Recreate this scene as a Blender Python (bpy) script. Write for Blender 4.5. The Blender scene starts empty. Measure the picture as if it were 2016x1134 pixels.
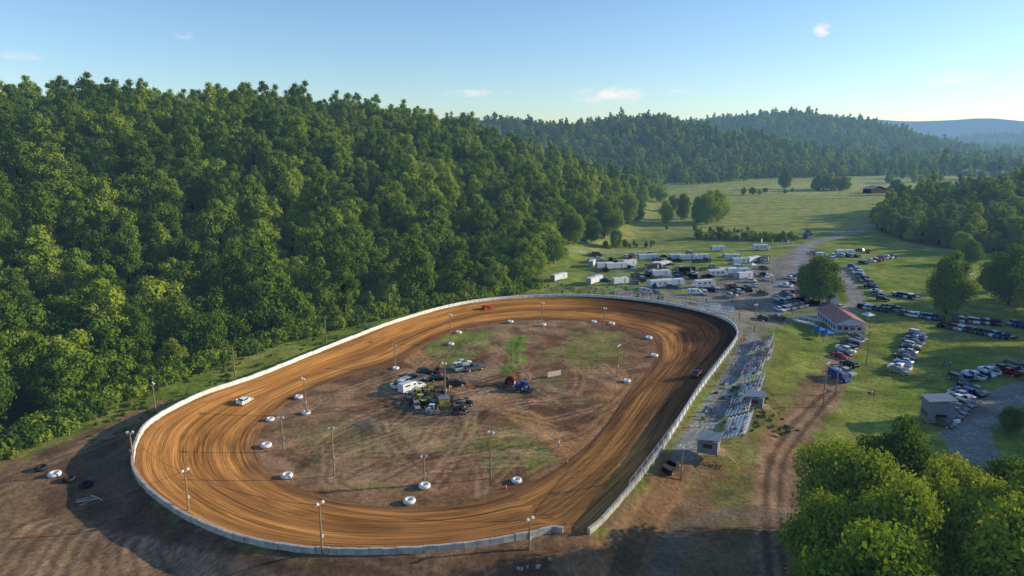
import bpy, math, random, bmesh
import numpy as np
from mathutils import Vector
random.seed(7); rng=np.random.default_rng(7)
# ------------------------------------------------------------ survey helpers
F=1344.0; PITCH=math.radians(12.3); CAMH=60.0; sp,cp=math.sin(PITCH),math.cos(PITCH)
def ray(u,v):
    xc=(u-1008)/F; yc=(567-v)/F
    return xc, cp+yc*sp, -sp+yc*cp
def at_z(u,v,z):
    dx,dy,dz=ray(u,v); t=(z-CAMH)/dz
    return dx*t,dy*t
def at_y(u,v,y):
    dx,dy,dz=ray(u,v); t=y/dy
    return dx*t,y,CAMH+dz*t
# ------------------------------------------------------------ noise
def vnoise(x,y,seed=0):
    xi=np.floor(x);yi=np.floor(y);xf=x-xi;yf=y-yi
    xf=xf*xf*(3-2*xf);yf=yf*yf*(3-2*yf)
    def h(a,b):
        s=np.sin(a*127.1+b*311.7+seed*74.7)*43758.5453
        return s-np.floor(s)
    return (h(xi,yi)*(1-xf)+h(xi+1,yi)*xf)*(1-yf)+(h(xi,yi+1)*(1-xf)+h(xi+1,yi+1)*xf)*yf
def fbm(x,y,seed=0,o=4):
    r=0;a=.5
    for i in range(o):
        r=r+a*vnoise(x*2**i+i*17.3,y*2**i-i*9.1,seed+i); a*=.5
    return r/(1-.5**o)
def seg_d(px,py,P,closed):
    P=np.asarray(P,float); n=len(P); d=np.full(px.shape,1e12)
    for i in range(n if closed else n-1):
        a=P[i];b=P[(i+1)%n];ab=b-a;L=ab@ab+1e-12
        t=np.clip(((px-a[0])*ab[0]+(py-a[1])*ab[1])/L,0,1)
        d=np.minimum(d,(px-a[0]-t*ab[0])**2+(py-a[1]-t*ab[1])**2)
    return np.sqrt(d)
def inside(px,py,P):
    P=np.asarray(P,float);n=len(P);r=np.zeros(px.shape,bool)
    for i in range(n):
        x1,y1=P[i];x2,y2=P[(i+1)%n]
        if y1==y2: continue
        c=((y1>py)!=(y2>py))&(px<(x2-x1)*(py-y1)/(y2-y1)+x1)
        r^=c
    return r
def sdf(px,py,P):
    d=seg_d(px,py,P,True); return np.where(inside(px,py,P),-d,d)
def smooth(x): x=np.clip(x,0,1); return x*x*(3-2*x)
def spline(P,N,closed=True):
    P=np.asarray(P,float);n=len(P);out=[]
    m=n if closed else n-1
    for i in range(m):
        p0=P[(i-1)%n] if closed else P[max(i-1,0)]
        p1=P[i];p2=P[(i+1)%n];p3=P[(i+2)%n] if closed else P[min(i+2,n-1)]
        for k in range(12):
            t=k/12
            out.append(.5*((2*p1)+(-p0+p2)*t+(2*p0-5*p1+4*p2-p3)*t*t+(-p0+3*p1-3*p2+p3)*t**3))
    if not closed: out.append(P[-1])
    out=np.array(out); Q=np.vstack([out,out[:1]]) if closed else out
    L=np.r_[0,np.cumsum(np.linalg.norm(np.diff(Q,axis=0),axis=1))]
    s=np.linspace(0,L[-1],N+1 if closed else N)
    if closed: s=s[:-1]
    return np.stack([np.interp(s,L,Q[:,k]) for k in range(Q.shape[1])],1)
# ------------------------------------------------------------ track outline
ZB=2.6
outer_px=[(1155,1050),(1225,980),(1290,900),(1330,838),(1370,775),(1410,722),(1444,675),(1450,655),(1436,636),(1400,620),(1330,603),(1240,590),(1150,584),(1060,585),(960,592),(880,606),(780,635),(700,665),(600,705),(500,745),(410,775),(340,808),(290,842),(268,882),(266,925),(290,962),(340,1002),(400,1035),(480,1064),(560,1080),(640,1088),(740,1089),(850,1084),(960,1071),(1040,1057),(1095,1046)]
inner_px=[(1120,905),(1180,850),(1235,775),(1280,722),(1292,690),(1270,658),(1204,639),(1130,632),(1060,630),(985,634),(905,650),(840,680),(779,716),(700,735),(600,772),(545,812),(512,850),(505,885),(525,925),(565,950),(640,978),(740,996),(830,1000),(930,990),(1010,965),(1075,935)]
OUT=spline([at_z(u,v,ZB) for u,v in outer_px],480)
INN=spline([at_z(u,v,0) for u,v in inner_px],300)
OUTc=OUT[::4]; INNc=INN[::3]
def crest(L):
    r=[]
    for u,v,y,th,w in L:
        x,yy,z=at_y(u,v,y); r.append((x,y,max(z-th,0),w))
    return r
HILLS=[
 crest([(-900,150,250,15,190),(-400,160,300,15,215),(0,182,370,16,225),(200,176,400,16,228),(300,178,415,16,228),(420,188,430,16,225),(600,210,480,16,225),(750,232,560,16,215),(830,245,600,16,200),(900,268,640,14,180),(1000,308,680,14,150),(1100,343,700,14,120),(1200,372,740,12,90)]),
 crest([(500,235,1300,17,330),(830,238,1300,17,330),(900,232,1320,17,330),(1000,232,1350,17,330),(1100,242,1350,17,330),(1200,234,1350,17,300),(1280,230,1350,17,280),(1350,246,1380,17,280),(1420,255,1400,17,270),(1500,280,1430,17,240),(1600,303,1450,14,200),(1700,325,1450,12,160)]),
 crest([(1200,240,2500,15,500),(1380,242,2500,15,500),(1450,232,2450,15,500),(1550,222,2400,15,500),(1620,232,2400,15,480),(1700,262,2400,15,420),(1780,288,2400,15,350),(1900,305,2400,10,250)]),
 crest([(600,245,9000,0,1500),(1560,246,9000,0,1500),(1700,236,9000,0,1500),(1760,238,9000,0,1500),(1850,234,9000,0,1500),(1930,231,9000,0,1500),(2016,238,9000,0,1500),(2150,233,9000,0,1500),(2500,250,9000,0,1500)]),
 [(285,520,2,70),(360,520,14,90),(450,520,26,120),(600,520,40,150),(900,500,60,200)],
 crest([(1750,285,5200,0,700),(1850,276,5200,0,700),(1950,270,5300,0,700),(2050,266,5400,0,700),(2300,260,5500,0,700)]),
]
def H(x,y,ground=False):
    x=np.asarray(x,float);y=np.asarray(y,float)
    z=np.zeros(x.shape)
    n=fbm(x/70,y/70,3,4)
    for hi,hl in enumerate(HILLS):
        hz=np.zeros(x.shape)
        for a,b in zip(hl[:-1],hl[1:]):
            ab=(b[0]-a[0],b[1]-a[1]);L=ab[0]**2+ab[1]**2
            t=np.clip(((x-a[0])*ab[0]+(y-a[1])*ab[1])/L,0,1)
            d=np.hypot(x-a[0]-t*ab[0],y-a[1]-t*ab[1])
            h=a[2]+t*(b[2]-a[2]);w=a[3]+t*(b[3]-a[3])
            s=np.clip(1-d/w,0,1)
            hz=np.maximum(hz,h*np.sin(s*math.pi/2)**1.35)
        if hi in(3,5): hz=hz*(0.86+.26*fbm(x/900,y/900,9,4))
        elif hi in(1,2): hz=hz*(.9+.34*(fbm(x/(140*hi),y/(140*hi),19,4)-.3)*np.clip(hz/25,0,1))
        else: hz=hz*(1+.34*(n-.5)*np.clip(hz/20,0,1))
        z=np.maximum(z,hz)
    far=smooth((np.hypot(x,y)-450)/600)
    z=z+far*(1.5+3*(fbm(x/300,y/300,5,3)-.5))*(z<6)
    m=(np.abs(x)<140)&(y>40)&(y<330)
    if m.any():
        X=x[m];Y=y[m]
        do=sdf(X,Y,OUTc);di=sdf(X,Y,INNc)
        Lf=7+ 20*smooth((X-20)/25)*smooth((Y-100)/30)
        bank=ZB*(1-smooth((do-.8)/Lf))
        t=np.clip(di/np.maximum(di-do,1e-6),0,1)
        zt=ZB*t**1.5
        zz=np.where(do>0,bank,np.where(di>0,zt,0))
        if ground:
            zz=zz-np.where((do<0)&(di>0),.3*np.clip(np.minimum(t,1-t)*9,0,1),0)
            zz=zz+np.where((do<0)&(di<0),.6*(fbm(X/5,Y/5,8,4)-.5)*np.clip(-di/3,0,1),0)
            zz=zz+np.where(do>3,1.0*(fbm(X/8,Y/8,12,4)-.5)*np.clip((do-3)/5,0,1),0)
        z[m]=np.maximum(z[m],0)*smooth((do-8)/20)+zz
    return z
def hx(x,y): return float(H(np.array([x]),np.array([y]))[0])
# ------------------------------------------------------------ ground grid
def ax(*segs):
    r=[]
    for a,b,s in segs: r+=list(np.arange(a,b,s))
    return np.array(r+[segs[-1][1]])
xs=ax((-9000,-1500,500),(-1500,-400,40),(-400,-125,6),(-125,130,.6),(130,260,1.2),(260,700,6),(700,2500,40),(2500,14000,170))
ys=ax((-900,40,40),(40,75,2),(75,270,.6),(270,420,1.3),(420,700,4),(700,1600,12),(1600,4000,50),(4000,7500,200),(7500,10500,130),(10500,18000,900))
GX,GY=np.meshgrid(xs,ys);nx,ny=len(xs),len(ys)
GX=GX.ravel();GY=GY.ravel()
GZ=H(GX,GY,True);G2=GZ.reshape(ny,nx)
def h1(x,y):
    i=min(max(np.searchsorted(xs,x)-1,0),nx-2);j=min(max(np.searchsorted(ys,y)-1,0),ny-2)
    a=min(max((x-xs[i])/(xs[i+1]-xs[i]),0),1);b=min(max((y-ys[j])/(ys[j+1]-ys[j]),0),1)
    return float((G2[j,i]*(1-a)+G2[j,i+1]*a)*(1-b)+(G2[j+1,i]*(1-a)+G2[j+1,i+1]*a)*b)
def g(u,v):
    z=0
    for _ in range(8):
        x,y=at_z(u,v,min(z,CAMH-5)); z=.5*z+.5*h1(x,y)
    return x,y,h1(x,y)
def gp(L): return [g(u,v)[:2] for u,v in L]
def top_h(x,y,z,v):
    dx,dy,dz=ray(1008,v); return CAMH+y*dz/dy-z
# ------------------------------------------------------------ materials
HAZE_GLOW=(.30,.52,.80)  # air haze painted as pale blue emission, growing with distance from origin
def newmat(name):
    m=bpy.data.materials.new(name);m.use_nodes=True;nt=m.node_tree;nt.nodes.clear()
    return m,nt
def N(nt,t,**k):
    n=nt.nodes.new(t)
    for a,b in k.items(): setattr(n,a,b)
    return n
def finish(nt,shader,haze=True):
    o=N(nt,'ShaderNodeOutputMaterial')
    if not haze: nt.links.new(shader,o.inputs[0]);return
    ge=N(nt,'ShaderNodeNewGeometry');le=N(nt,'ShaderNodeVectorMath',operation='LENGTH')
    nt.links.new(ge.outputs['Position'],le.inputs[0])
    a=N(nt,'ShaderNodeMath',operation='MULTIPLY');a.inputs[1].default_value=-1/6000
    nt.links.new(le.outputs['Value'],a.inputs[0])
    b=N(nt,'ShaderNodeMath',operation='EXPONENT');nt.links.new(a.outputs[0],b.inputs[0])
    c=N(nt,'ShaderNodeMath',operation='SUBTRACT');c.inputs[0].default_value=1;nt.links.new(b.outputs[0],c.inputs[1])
    e=N(nt,'ShaderNodeEmission');e.inputs[0].default_value=(*HAZE_GLOW,1);e.inputs[1].default_value=.8
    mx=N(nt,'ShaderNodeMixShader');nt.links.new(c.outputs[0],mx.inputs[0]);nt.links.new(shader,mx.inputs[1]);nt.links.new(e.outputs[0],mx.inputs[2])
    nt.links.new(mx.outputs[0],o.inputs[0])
_mc={}
def simple(name,col,rough=.6,metal=0,var=.15,scale=3,spec=.4):
    if name in _mc: return _mc[name]
    m,nt=newmat(name)
    p=N(nt,'ShaderNodeBsdfPrincipled');p.inputs['Roughness'].default_value=rough;p.inputs['Metallic'].default_value=metal
    p.inputs['Specular IOR Level'].default_value=spec
    tc=N(nt,'ShaderNodeTexCoord');no=N(nt,'ShaderNodeTexNoise');no.inputs['Scale'].default_value=scale;no.inputs['Detail'].default_value=5
    nt.links.new(tc.outputs['Object'],no.inputs[0])
    r=N(nt,'ShaderNodeValToRGB');r.color_ramp.elements[0].position=.3;r.color_ramp.elements[1].position=.7
    r.color_ramp.elements[0].color=(*[c*(1-var) for c in col],1);r.color_ramp.elements[1].color=(*[min(1,c*(1+var)) for c in col],1)
    nt.links.new(no.outputs[0],r.inputs[0]);nt.links.new(r.outputs[0],p.inputs[0])
    finish(nt,p.outputs[0],False);_mc[name]=m;return m
def leafmat(name,dark,mid,bright):
    m,nt=newmat(name)
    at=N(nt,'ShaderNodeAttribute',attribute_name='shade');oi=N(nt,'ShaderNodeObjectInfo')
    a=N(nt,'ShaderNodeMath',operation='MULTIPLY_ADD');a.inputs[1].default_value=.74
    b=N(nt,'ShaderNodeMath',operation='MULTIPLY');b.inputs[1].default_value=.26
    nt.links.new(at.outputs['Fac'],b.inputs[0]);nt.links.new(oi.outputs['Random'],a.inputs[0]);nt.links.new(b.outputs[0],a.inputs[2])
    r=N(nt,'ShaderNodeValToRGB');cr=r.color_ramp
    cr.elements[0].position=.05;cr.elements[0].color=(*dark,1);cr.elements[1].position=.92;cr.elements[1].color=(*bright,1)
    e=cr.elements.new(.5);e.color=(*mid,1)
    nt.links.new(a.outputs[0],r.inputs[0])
    d=N(nt,'ShaderNodeBsdfDiffuse');t=N(nt,'ShaderNodeBsdfTranslucent');mx=N(nt,'ShaderNodeMixShader');mx.inputs[0].default_value=.28
    nt.links.new(r.outputs[0],d.inputs[0])
    hs=N(nt,'ShaderNodeMixRGB',blend_type='MULTIPLY');hs.inputs[0].default_value=1;hs.inputs[2].default_value=(1.6,1.5,.5,1)
    nt.links.new(r.outputs[0],hs.inputs[1]);nt.links.new(hs.outputs[0],t.inputs[0])
    nt.links.new(d.outputs[0],mx.inputs[1]);nt.links.new(t.outputs[0],mx.inputs[2])
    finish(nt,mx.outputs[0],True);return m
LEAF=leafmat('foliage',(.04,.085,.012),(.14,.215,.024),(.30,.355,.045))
BARK=simple('bark',(.12,.09,.065),.9)
def groundmat():
    m,nt=newmat('ground_cover')
    ca=N(nt,'ShaderNodeAttribute',attribute_name='Col');tc=N(nt,'ShaderNodeNewGeometry')
    def noise(s,d,rg=.6):
        n=N(nt,'ShaderNodeTexNoise');n.inputs['Scale'].default_value=s;n.inputs['Detail'].default_value=d;n.inputs['Roughness'].default_value=rg
        nt.links.new(tc.outputs['Position'],n.inputs[0]);return n
    n1=noise(1.1,9,.8);n2=noise(.12,6)
    r1=N(nt,'ShaderNodeMapRange');r1.inputs[1].default_value=.32;r1.inputs[2].default_value=.68;r1.inputs[3].default_value=.42;r1.inputs[4].default_value=1.55
    r2=N(nt,'ShaderNodeMapRange');r2.inputs[1].default_value=.3;r2.inputs[2].default_value=.7;r2.inputs[3].default_value=.62;r2.inputs[4].default_value=1.32
    nt.links.new(n1.outputs[0],r1.inputs[0]);nt.links.new(n2.outputs[0],r2.inputs[0])
    mu=N(nt,'ShaderNodeMath',operation='MULTIPLY');nt.links.new(r1.outputs[0],mu.inputs[0]);nt.links.new(r2.outputs[0],mu.inputs[1])
    vm=N(nt,'ShaderNodeVectorMath',operation='SCALE');nt.links.new(ca.outputs['Color'],vm.inputs[0]);nt.links.new(mu.outputs[0],vm.inputs['Scale'])
    p=N(nt,'ShaderNodeBsdfDiffuse');nt.links.new(vm.outputs[0],p.inputs[0])
    b=N(nt,'ShaderNodeBump');b.inputs['Strength'].default_value=.85;b.inputs['Distance'].default_value=.4;nt.links.new(n1.outputs[0],b.inputs['Height']);nt.links.new(b.outputs[0],p.inputs['Normal'])
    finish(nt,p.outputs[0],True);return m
C=np.zeros((len(GX),3))
nA=fbm(GX/4,GY/4,21,4);nB=fbm(GX/25,GY/25,31,4);nC=fbm(GX/1.6,GY/1.6,41,3)
def mixc(m,col,var=.0):
    global C
    col=np.array(col)
    C=C*(1-m[:,None])+col*m[:,None]
C[:]=(.20,.255,.038)
mixc(smooth((nB-.4)/.25),(.29,.31,.065));mixc(.6*smooth((nA-.5)/.2),(.13,.18,.03))
def paint(P,col,a=1,edge=3,px=True,rough=4):
    Q=np.array(gp(P)) if px else np.array(P)
    lo=Q.min(0)-15;hi=Q.max(0)+15
    i=np.where((GX>lo[0])&(GX<hi[0])&(GY>lo[1])&(GY<hi[1]))[0]
    d=sdf(GX[i],GY[i],Q)+(nA[i]-.5)*rough*2.2+(nC[i]-.5)*rough
    m=a*smooth(.5-d/edge)
    C[i]=C[i]*(1-m[:,None])+np.array(col)*m[:,None]
def line(P,w,col,a=1,edge=1.5,rough=1.2,px=True):
    Q=np.array(gp(P)) if px else np.array(P)
    Q=spline(Q,max(12,len(Q)*6),False)
    lo=Q.min(0)-15;hi=Q.max(0)+15
    i=np.where((GX>lo[0])&(GX<hi[0])&(GY>lo[1])&(GY<hi[1]))[0]
    d=seg_d(GX[i],GY[i],Q,False)-w/2+(nA[i]-.5)*rough*2+(nC[i]-.5)*rough
    m=a*smooth(.5-d/edge)
    C[i]=C[i]*(1-m[:,None])+np.array(col)*m[:,None]
left_edge=gp([(-260,970),(0,880),(60,858),(150,816),(240,776),(330,742),(400,714),(520,677),(640,644),(740,620),(850,597),(960,581),(1045,562),(1068,520),(1090,480),(1160,462),(1215,425),(1245,395),(1285,378)])
FOR_L=left_edge+[(230,1000),(60,1020),(-200,950),(-380,760),(-560,520),(-640,300),(-560,90),(-300,60)]
FOR_R=gp([(1722,452),(1780,475),(1850,488),(1930,498),(2016,505),(2200,520)])+[(900,420),(1000,640),(600,640),(400,610),(330,575),(285,520)]
FOR_2=[(100,1080),(230,1060)]+gp([(1330,362),(1420,356),(1500,350),(1600,348),(1745,345)])+[(1000,1400),(800,1750),(-900,1750),(-900,1050),(-300,1000)]
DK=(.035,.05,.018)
FIELD=(.34,.35,.10)
paint(gp([(1100,495),(1250,440),(1290,378),(1440,356),(1745,345),(1920,345),(1760,400),(1700,450),(1590,478),(1400,485)]),FIELD,.85,10,False,3)
paint(gp([(1420,372),(1745,347),(1900,347),(1800,370),(1600,385)]),(.46,.44,.17),.7,30,False,3)
paint(gp([(1220,478),(1300,460),(1480,455),(1650,462),(1580,480),(1400,485)]),(.16,.20,.045),.7,8,False,3)
for k in range(26):
    u0=random.uniform(1300,1650);v0=random.uniform(362,460)
    line([(u0-60,v0+random.uniform(0,3)),(u0,v0),(u0+90,v0-random.uniform(0,5))],random.uniform(3,9),(.15,.19,.05),.5,6,3)
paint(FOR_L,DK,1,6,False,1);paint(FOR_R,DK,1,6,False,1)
far=smooth((GY-1000)/200);fm=smooth((fbm(GX/220,GY/120,61,4)-.47)/.04)
fm[inside(GX,GY,FOR_2)]=1
fieldpoly=np.array(gp([(1285,378),(1440,352),(1745,343),(1930,343),(1760,400)]))
mk=inside(GX,GY,fieldpoly)
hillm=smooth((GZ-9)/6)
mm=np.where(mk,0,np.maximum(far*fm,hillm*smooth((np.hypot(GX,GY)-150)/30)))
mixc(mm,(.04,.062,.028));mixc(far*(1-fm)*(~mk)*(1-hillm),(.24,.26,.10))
GR=(.28,.24,.20);BR=(.26,.14,.068);OR=(.50,.255,.10)
paint([(1070,560),(1090,520),(1180,500),(1420,490),(1560,490),(1500,530),(1420,575),(1300,585),(1180,575)],(.27,.32,.06),.8,6)
paint([(1440,535),(1500,520),(1560,490),(1600,485),(1625,510),(1615,560),(1650,600),(1600,612),(1520,625),(1450,650),(1400,610),(1300,592),(1190,582),(1220,570),(1330,578),(1400,560)],GR,.95,3)
paint([(1230,545),(1420,525),(1500,520),(1480,560),(1300,575),(1230,565)],(.24,.21,.15),.6,6)
paint([(1150,530),(1260,520),(1260,536),(1150,545)],(.2,.17,.13),.45,6)
line([(1100,491),(1300,493),(1480,488),(1585,481)],4,(.38,.36,.29),.8)
line([(1735,436),(1690,455),(1640,468),(1600,478),(1580,492),(1570,525),(1540,560),(1510,600)],7,(.3,.29,.28),.95)
line([(1655,525),(1675,560),(1685,590),(1668,612)],6,(.29,.27,.25),.95)
line([(1668,612),(1620,618),(1540,632),(1490,650),(1470,690)],6,(.24,.21,.17),.8)
paint([(1100,1062),(1158,1052),(1230,985),(1300,905),(1340,895),(1420,880),(1470,840),(1520,780),(1600,735),(1650,735),(1640,790),(1600,850),(1590,920),(1600,1000),(1600,1134),(1560,1400),(1000,1400),(1000,1134)],(.25,.145,.08),.95,4)
paint([(1350,935),(1420,905),(1500,890),(1500,960),(1440,1000),(1370,970)],(.20,.21,.055),.7,4,True,9)
paint([(1420,1030),(1520,1030),(1540,1100),(1420,1110)],(.17,.18,.05),.5,4,True,9)
paint([(1500,760),(1570,740),(1580,790),(1500,860),(1440,900),(1430,870)],(.19,.19,.055),.5,4,True,9)
line([(1530,1134),(1520,1000),(1530,900),(1580,830),(1640,770),(1650,710),(1690,660)],6,(.36,.22,.13),.9)
line([(1515,1134),(1507,1000),(1520,900),(1570,825),(1632,768)],1.2,(.12,.075,.045),.85,.8,.3)
line([(1545,1134),(1535,1000),(1545,905),(1592,835),(1648,772)],1.0,(.12,.075,.045),.85,.8,.3)
line([(1300,1130),(1330,1050),(1400,1022),(1560,1010),(1700,1000)],3.5,(.24,.20,.155),.5,2,2.5)
line([(1120,1020),(1128,1050),(1150,1090),(1160,1170)],7,(.42,.22,.10),.9)
for o in (-14,-4,8,18): line([(1128+o,1040),(1146+o,1085),(1158+o,1170)],.6,(.16,.09,.05),.6,.8,.3)
line([(1230,1134),(1260,1050),(1300,980),(1340,900)],5,(.30,.17,.085),.8)
for o in (-22,-8,6,20): line([(1225+o,1134),(1258+o,1050),(1300+o,980),(1335+o,920)],.7,(.12,.07,.04),.7,.8,.3)
line([(1474,655),(1462,700),(1432,765),(1395,825),(1352,890)],5.5,(.27,.265,.26),.95,1,.5)
line([(1440,905),(1470,850),(1520,780),(1530,700),(1560,660)],6,(.22,.22,.06),.6)
line([(2040,765),(1980,785),(1930,810),(1900,850),(1930,900)],9,(.28,.27,.26),.9)
paint([(1860,770),(1930,765),(1930,820),(1880,850),(1840,840)],(.25,.235,.21),.85,3)
paint([(0,915),(120,868),(250,812),(330,792),(350,850),(300,960),(480,1065),(640,1090),(1100,1048),(1160,1052),(1100,1400),(-400,1400),(-600,1050),(-200,975)],(.29,.17,.09),.97,4)
paint([(60,890),(200,840),(260,830),(300,980),(450,1080),(300,1110),(120,1000)],(.15,.085,.05),.85,4)  # shadow of the left bank and wall, painted into the dirt colour
paint([(280,960),(450,1075),(640,1105),(900,1100),(1100,1070),(1100,1300),(420,1300),(300,1130),(240,1040)],(.12,.065,.038),.85,4)  # front embankment's shaded face, painted in as darker brown
for k in range(34):
    o=k*11-40+random.uniform(-5,5)
    line([(20+o*1.6,1134),(120+o,1030+o*.2),(250+o*1.3,1134+o*.2)],.7,(.46,.29,.17) if k%2 else (.12,.07,.045),.7,.9,.4)
for k in range(12):
    o=k*16; line([(330+o*3,1060+o*.25),(520+o*2.5,1120+random.uniform(-12,12)),(760+o*2,1134+o*.2)],.8,(.25,.15,.09) if k%2 else (.08,.045,.028),.6,.9,.5)
line([(-50,952),(0,938),(130,898),(250,832),(330,790)],3.6,(.30,.19,.11),.9)
for k in range(4): line([(-200+k*40,1134),(-20,990-k*14),(180,900-k*10),(270,850)],.8,(.12,.075,.045),.6,.8,.4)
m=(np.abs(GX)<150)&(GY>40)&(GY<330);i=np.where(m)[0]
do=sdf(GX[i],GY[i],OUTc);di=sdf(GX[i],GY[i],INNc)
def loc(mask,col):
    C[i]=C[i]*(1-mask[:,None])+np.array(col)*mask[:,None]
loc(smooth((3.2-do+(nA[i]-.5)*5)/2)*(do>-2)*.85*np.where((GX[i]>30)&(GY[i]<190),.5,1)*np.where(GY[i]<125,.0,1),(.22,.125,.065))
inf=(do<0)
loc(inf*1.0,BR)
loc(inf*smooth((nB[i]-.42)/.18)*.8,(.41,.24,.13))
loc(inf*smooth((nA[i]-.48)/.12)*.65,(.15,.08,.043))
loc(inf*(di<-5)*smooth((fbm(GX[i]/9,GY[i]/9,77,5)-.52)/.08)*.5,(.26,.235,.085))
gr=(.21,.26,.05)
paint([(840,695),(875,662),(960,655),(955,690),(905,712),(860,718)],gr,.9,2,True,8)
paint([(978,740),(1008,660),(1037,655),(1032,690),(1012,742)],(.17,.27,.04),.95,1.5,True,4)
line([(988,735),(1014,690),(1024,660)],.9,(.08,.10,.03),.7,1,.6)
paint([(1088,690),(1140,655),(1215,662),(1235,700),(1150,722),(1090,718)],(.25,.24,.07),.75,2,True,9)
paint([(875,860),(975,848),(1045,880),(1065,912),(980,922),(905,895)],gr,.7,2,True,10)
paint([(650,850),(760,800),(865,850),(860,885),(690,880)],(.25,.22,.075),.4,2,True,10)
paint([(690,832),(740,812),(765,838),(700,852)],(.22,.235,.22),.75,3,True,3)
paint([(775,790),(800,745),(850,730),(950,740),(950,790),(930,830),(820,835)],(.24,.185,.13),.7,4,True,3)
line([(795,685),(830,712),(870,745),(960,785),(1050,828),(1130,878),(1190,900)],7.5,OR,.9)
line([(955,782),(968,735),(980,690),(995,650)],4,(.36,.22,.12),.8)
line([(960,760),(1080,735),(1200,745)],5,(.26,.15,.08),.6)
line([(1250,745),(1190,810),(1140,880)],9,(.44,.23,.1),.8,3,2)
line([(830,720),(760,770),(640,820),(560,860)],5,(.36,.21,.11),.6,3,2)
line([(870,830),(840,880),(760,930),(640,950)],4,(.37,.22,.12),.6,3,2)
paint([(985,790),(1080,770),(1180,790),(1150,850),(1090,840)],(.17,.085,.045),.8,4,True,6)
for k in range(7):
    o=k*9-27
    line([(800,690+o*.6),(870,745+o*.5),(960,785+o*.4),(1050,828+o*.5),(1130,878+o*.6)],.5,(.17,.095,.05) if k%2 else (.58,.34,.17),.6,.8,.5)
for k in range(150):
    a=random.random()*6.28
    if k<95: u0=random.uniform(600,1260);v0=random.uniform(680,970)
    else: u0=random.gauss(880,90);v0=random.gauss(780,35)
    x,y,_=g(u0,v0);L=random.uniform(8,38);c=random.uniform(-.6,.6)
    P=[(x+L*t*math.cos(a+c*t),y+L*t*math.sin(a+c*t)) for t in (0,.33,.66,1)]
    P=[p for p in P if sdf(np.array([p[0]]),np.array([p[1]]),INNc)[0]<-1]
    if len(P)>2:
        col=(.10,.055,.032) if k%2 else (.48,.30,.17)
        line(P,.6,col,.7,.8,.3,False);line([(p[0]+1.9*math.sin(a),p[1]-1.9*math.cos(a)) for p in P],.6,col,.7,.8,.3,False)
for k in range(45):
    u0=random.uniform(1560,2000);v0=random.uniform(600,760);line([(u0,v0),(u0+40,v0+random.uniform(-12,16)),(u0+120,v0+random.uniform(-15,30))],1.0,(.26,.23,.11) if k%2 else (.13,.16,.04),.5,1,.4)
for k in range(34):
    u0=random.uniform(1180,1560);v0=random.uniform(520,610);line([(u0,v0),(u0+40,v0+random.uniform(-6,8)),(u0+100,v0+random.uniform(-10,14))],.9,(.16,.13,.10) if k%2 else (.38,.35,.3),.5,1,.4)
def mesh_np(name,V,Fq,mats,col=None,attr='Col',smoothf=False):
    me=bpy.data.meshes.new(name);V=np.asarray(V,np.float32);Fq=np.asarray(Fq,np.int32)
    k=Fq.shape[1];me.vertices.add(len(V));me.vertices.foreach_set('co',V.ravel())
    me.loops.add(Fq.size);me.loops.foreach_set('vertex_index',Fq.ravel())
    me.polygons.add(len(Fq));me.polygons.foreach_set('loop_start',np.arange(0,Fq.size,k,dtype=np.int32))
    me.polygons.foreach_set('loop_total',np.full(len(Fq),k,np.int32))
    if smoothf: me.polygons.foreach_set('use_smooth',np.ones(len(Fq),bool))
    if col is not None:
        a=me.attributes.new(attr,'FLOAT_COLOR','POINT');a.data.foreach_set('color',np.c_[col,np.ones(len(col))].astype(np.float32).ravel())
    for mt in mats: me.materials.append(mt)
    me.update(calc_edges=True);return me
def obj(name,me,loc=(0,0,0),rz=0,sc=1,parent=None):
    o=bpy.data.objects.new(name,me);o.location=loc;o.rotation_euler=(0,0,rz);o.scale=(sc,sc,sc) if not hasattr(sc,'__len__') else sc
    bpy.context.scene.collection.objects.link(o)
    if parent: o.parent=parent
    return o
idx=np.arange(nx*ny).reshape(ny,nx)
Fq=np.stack([idx[:-1,:-1].ravel(),idx[:-1,1:].ravel(),idx[1:,1:].ravel(),idx[1:,:-1].ravel()],1)
obj('ground',mesh_np('ground',np.c_[GX,GY,GZ],Fq,[groundmat()],np.clip(C,0,1),smoothf=True))
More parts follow.
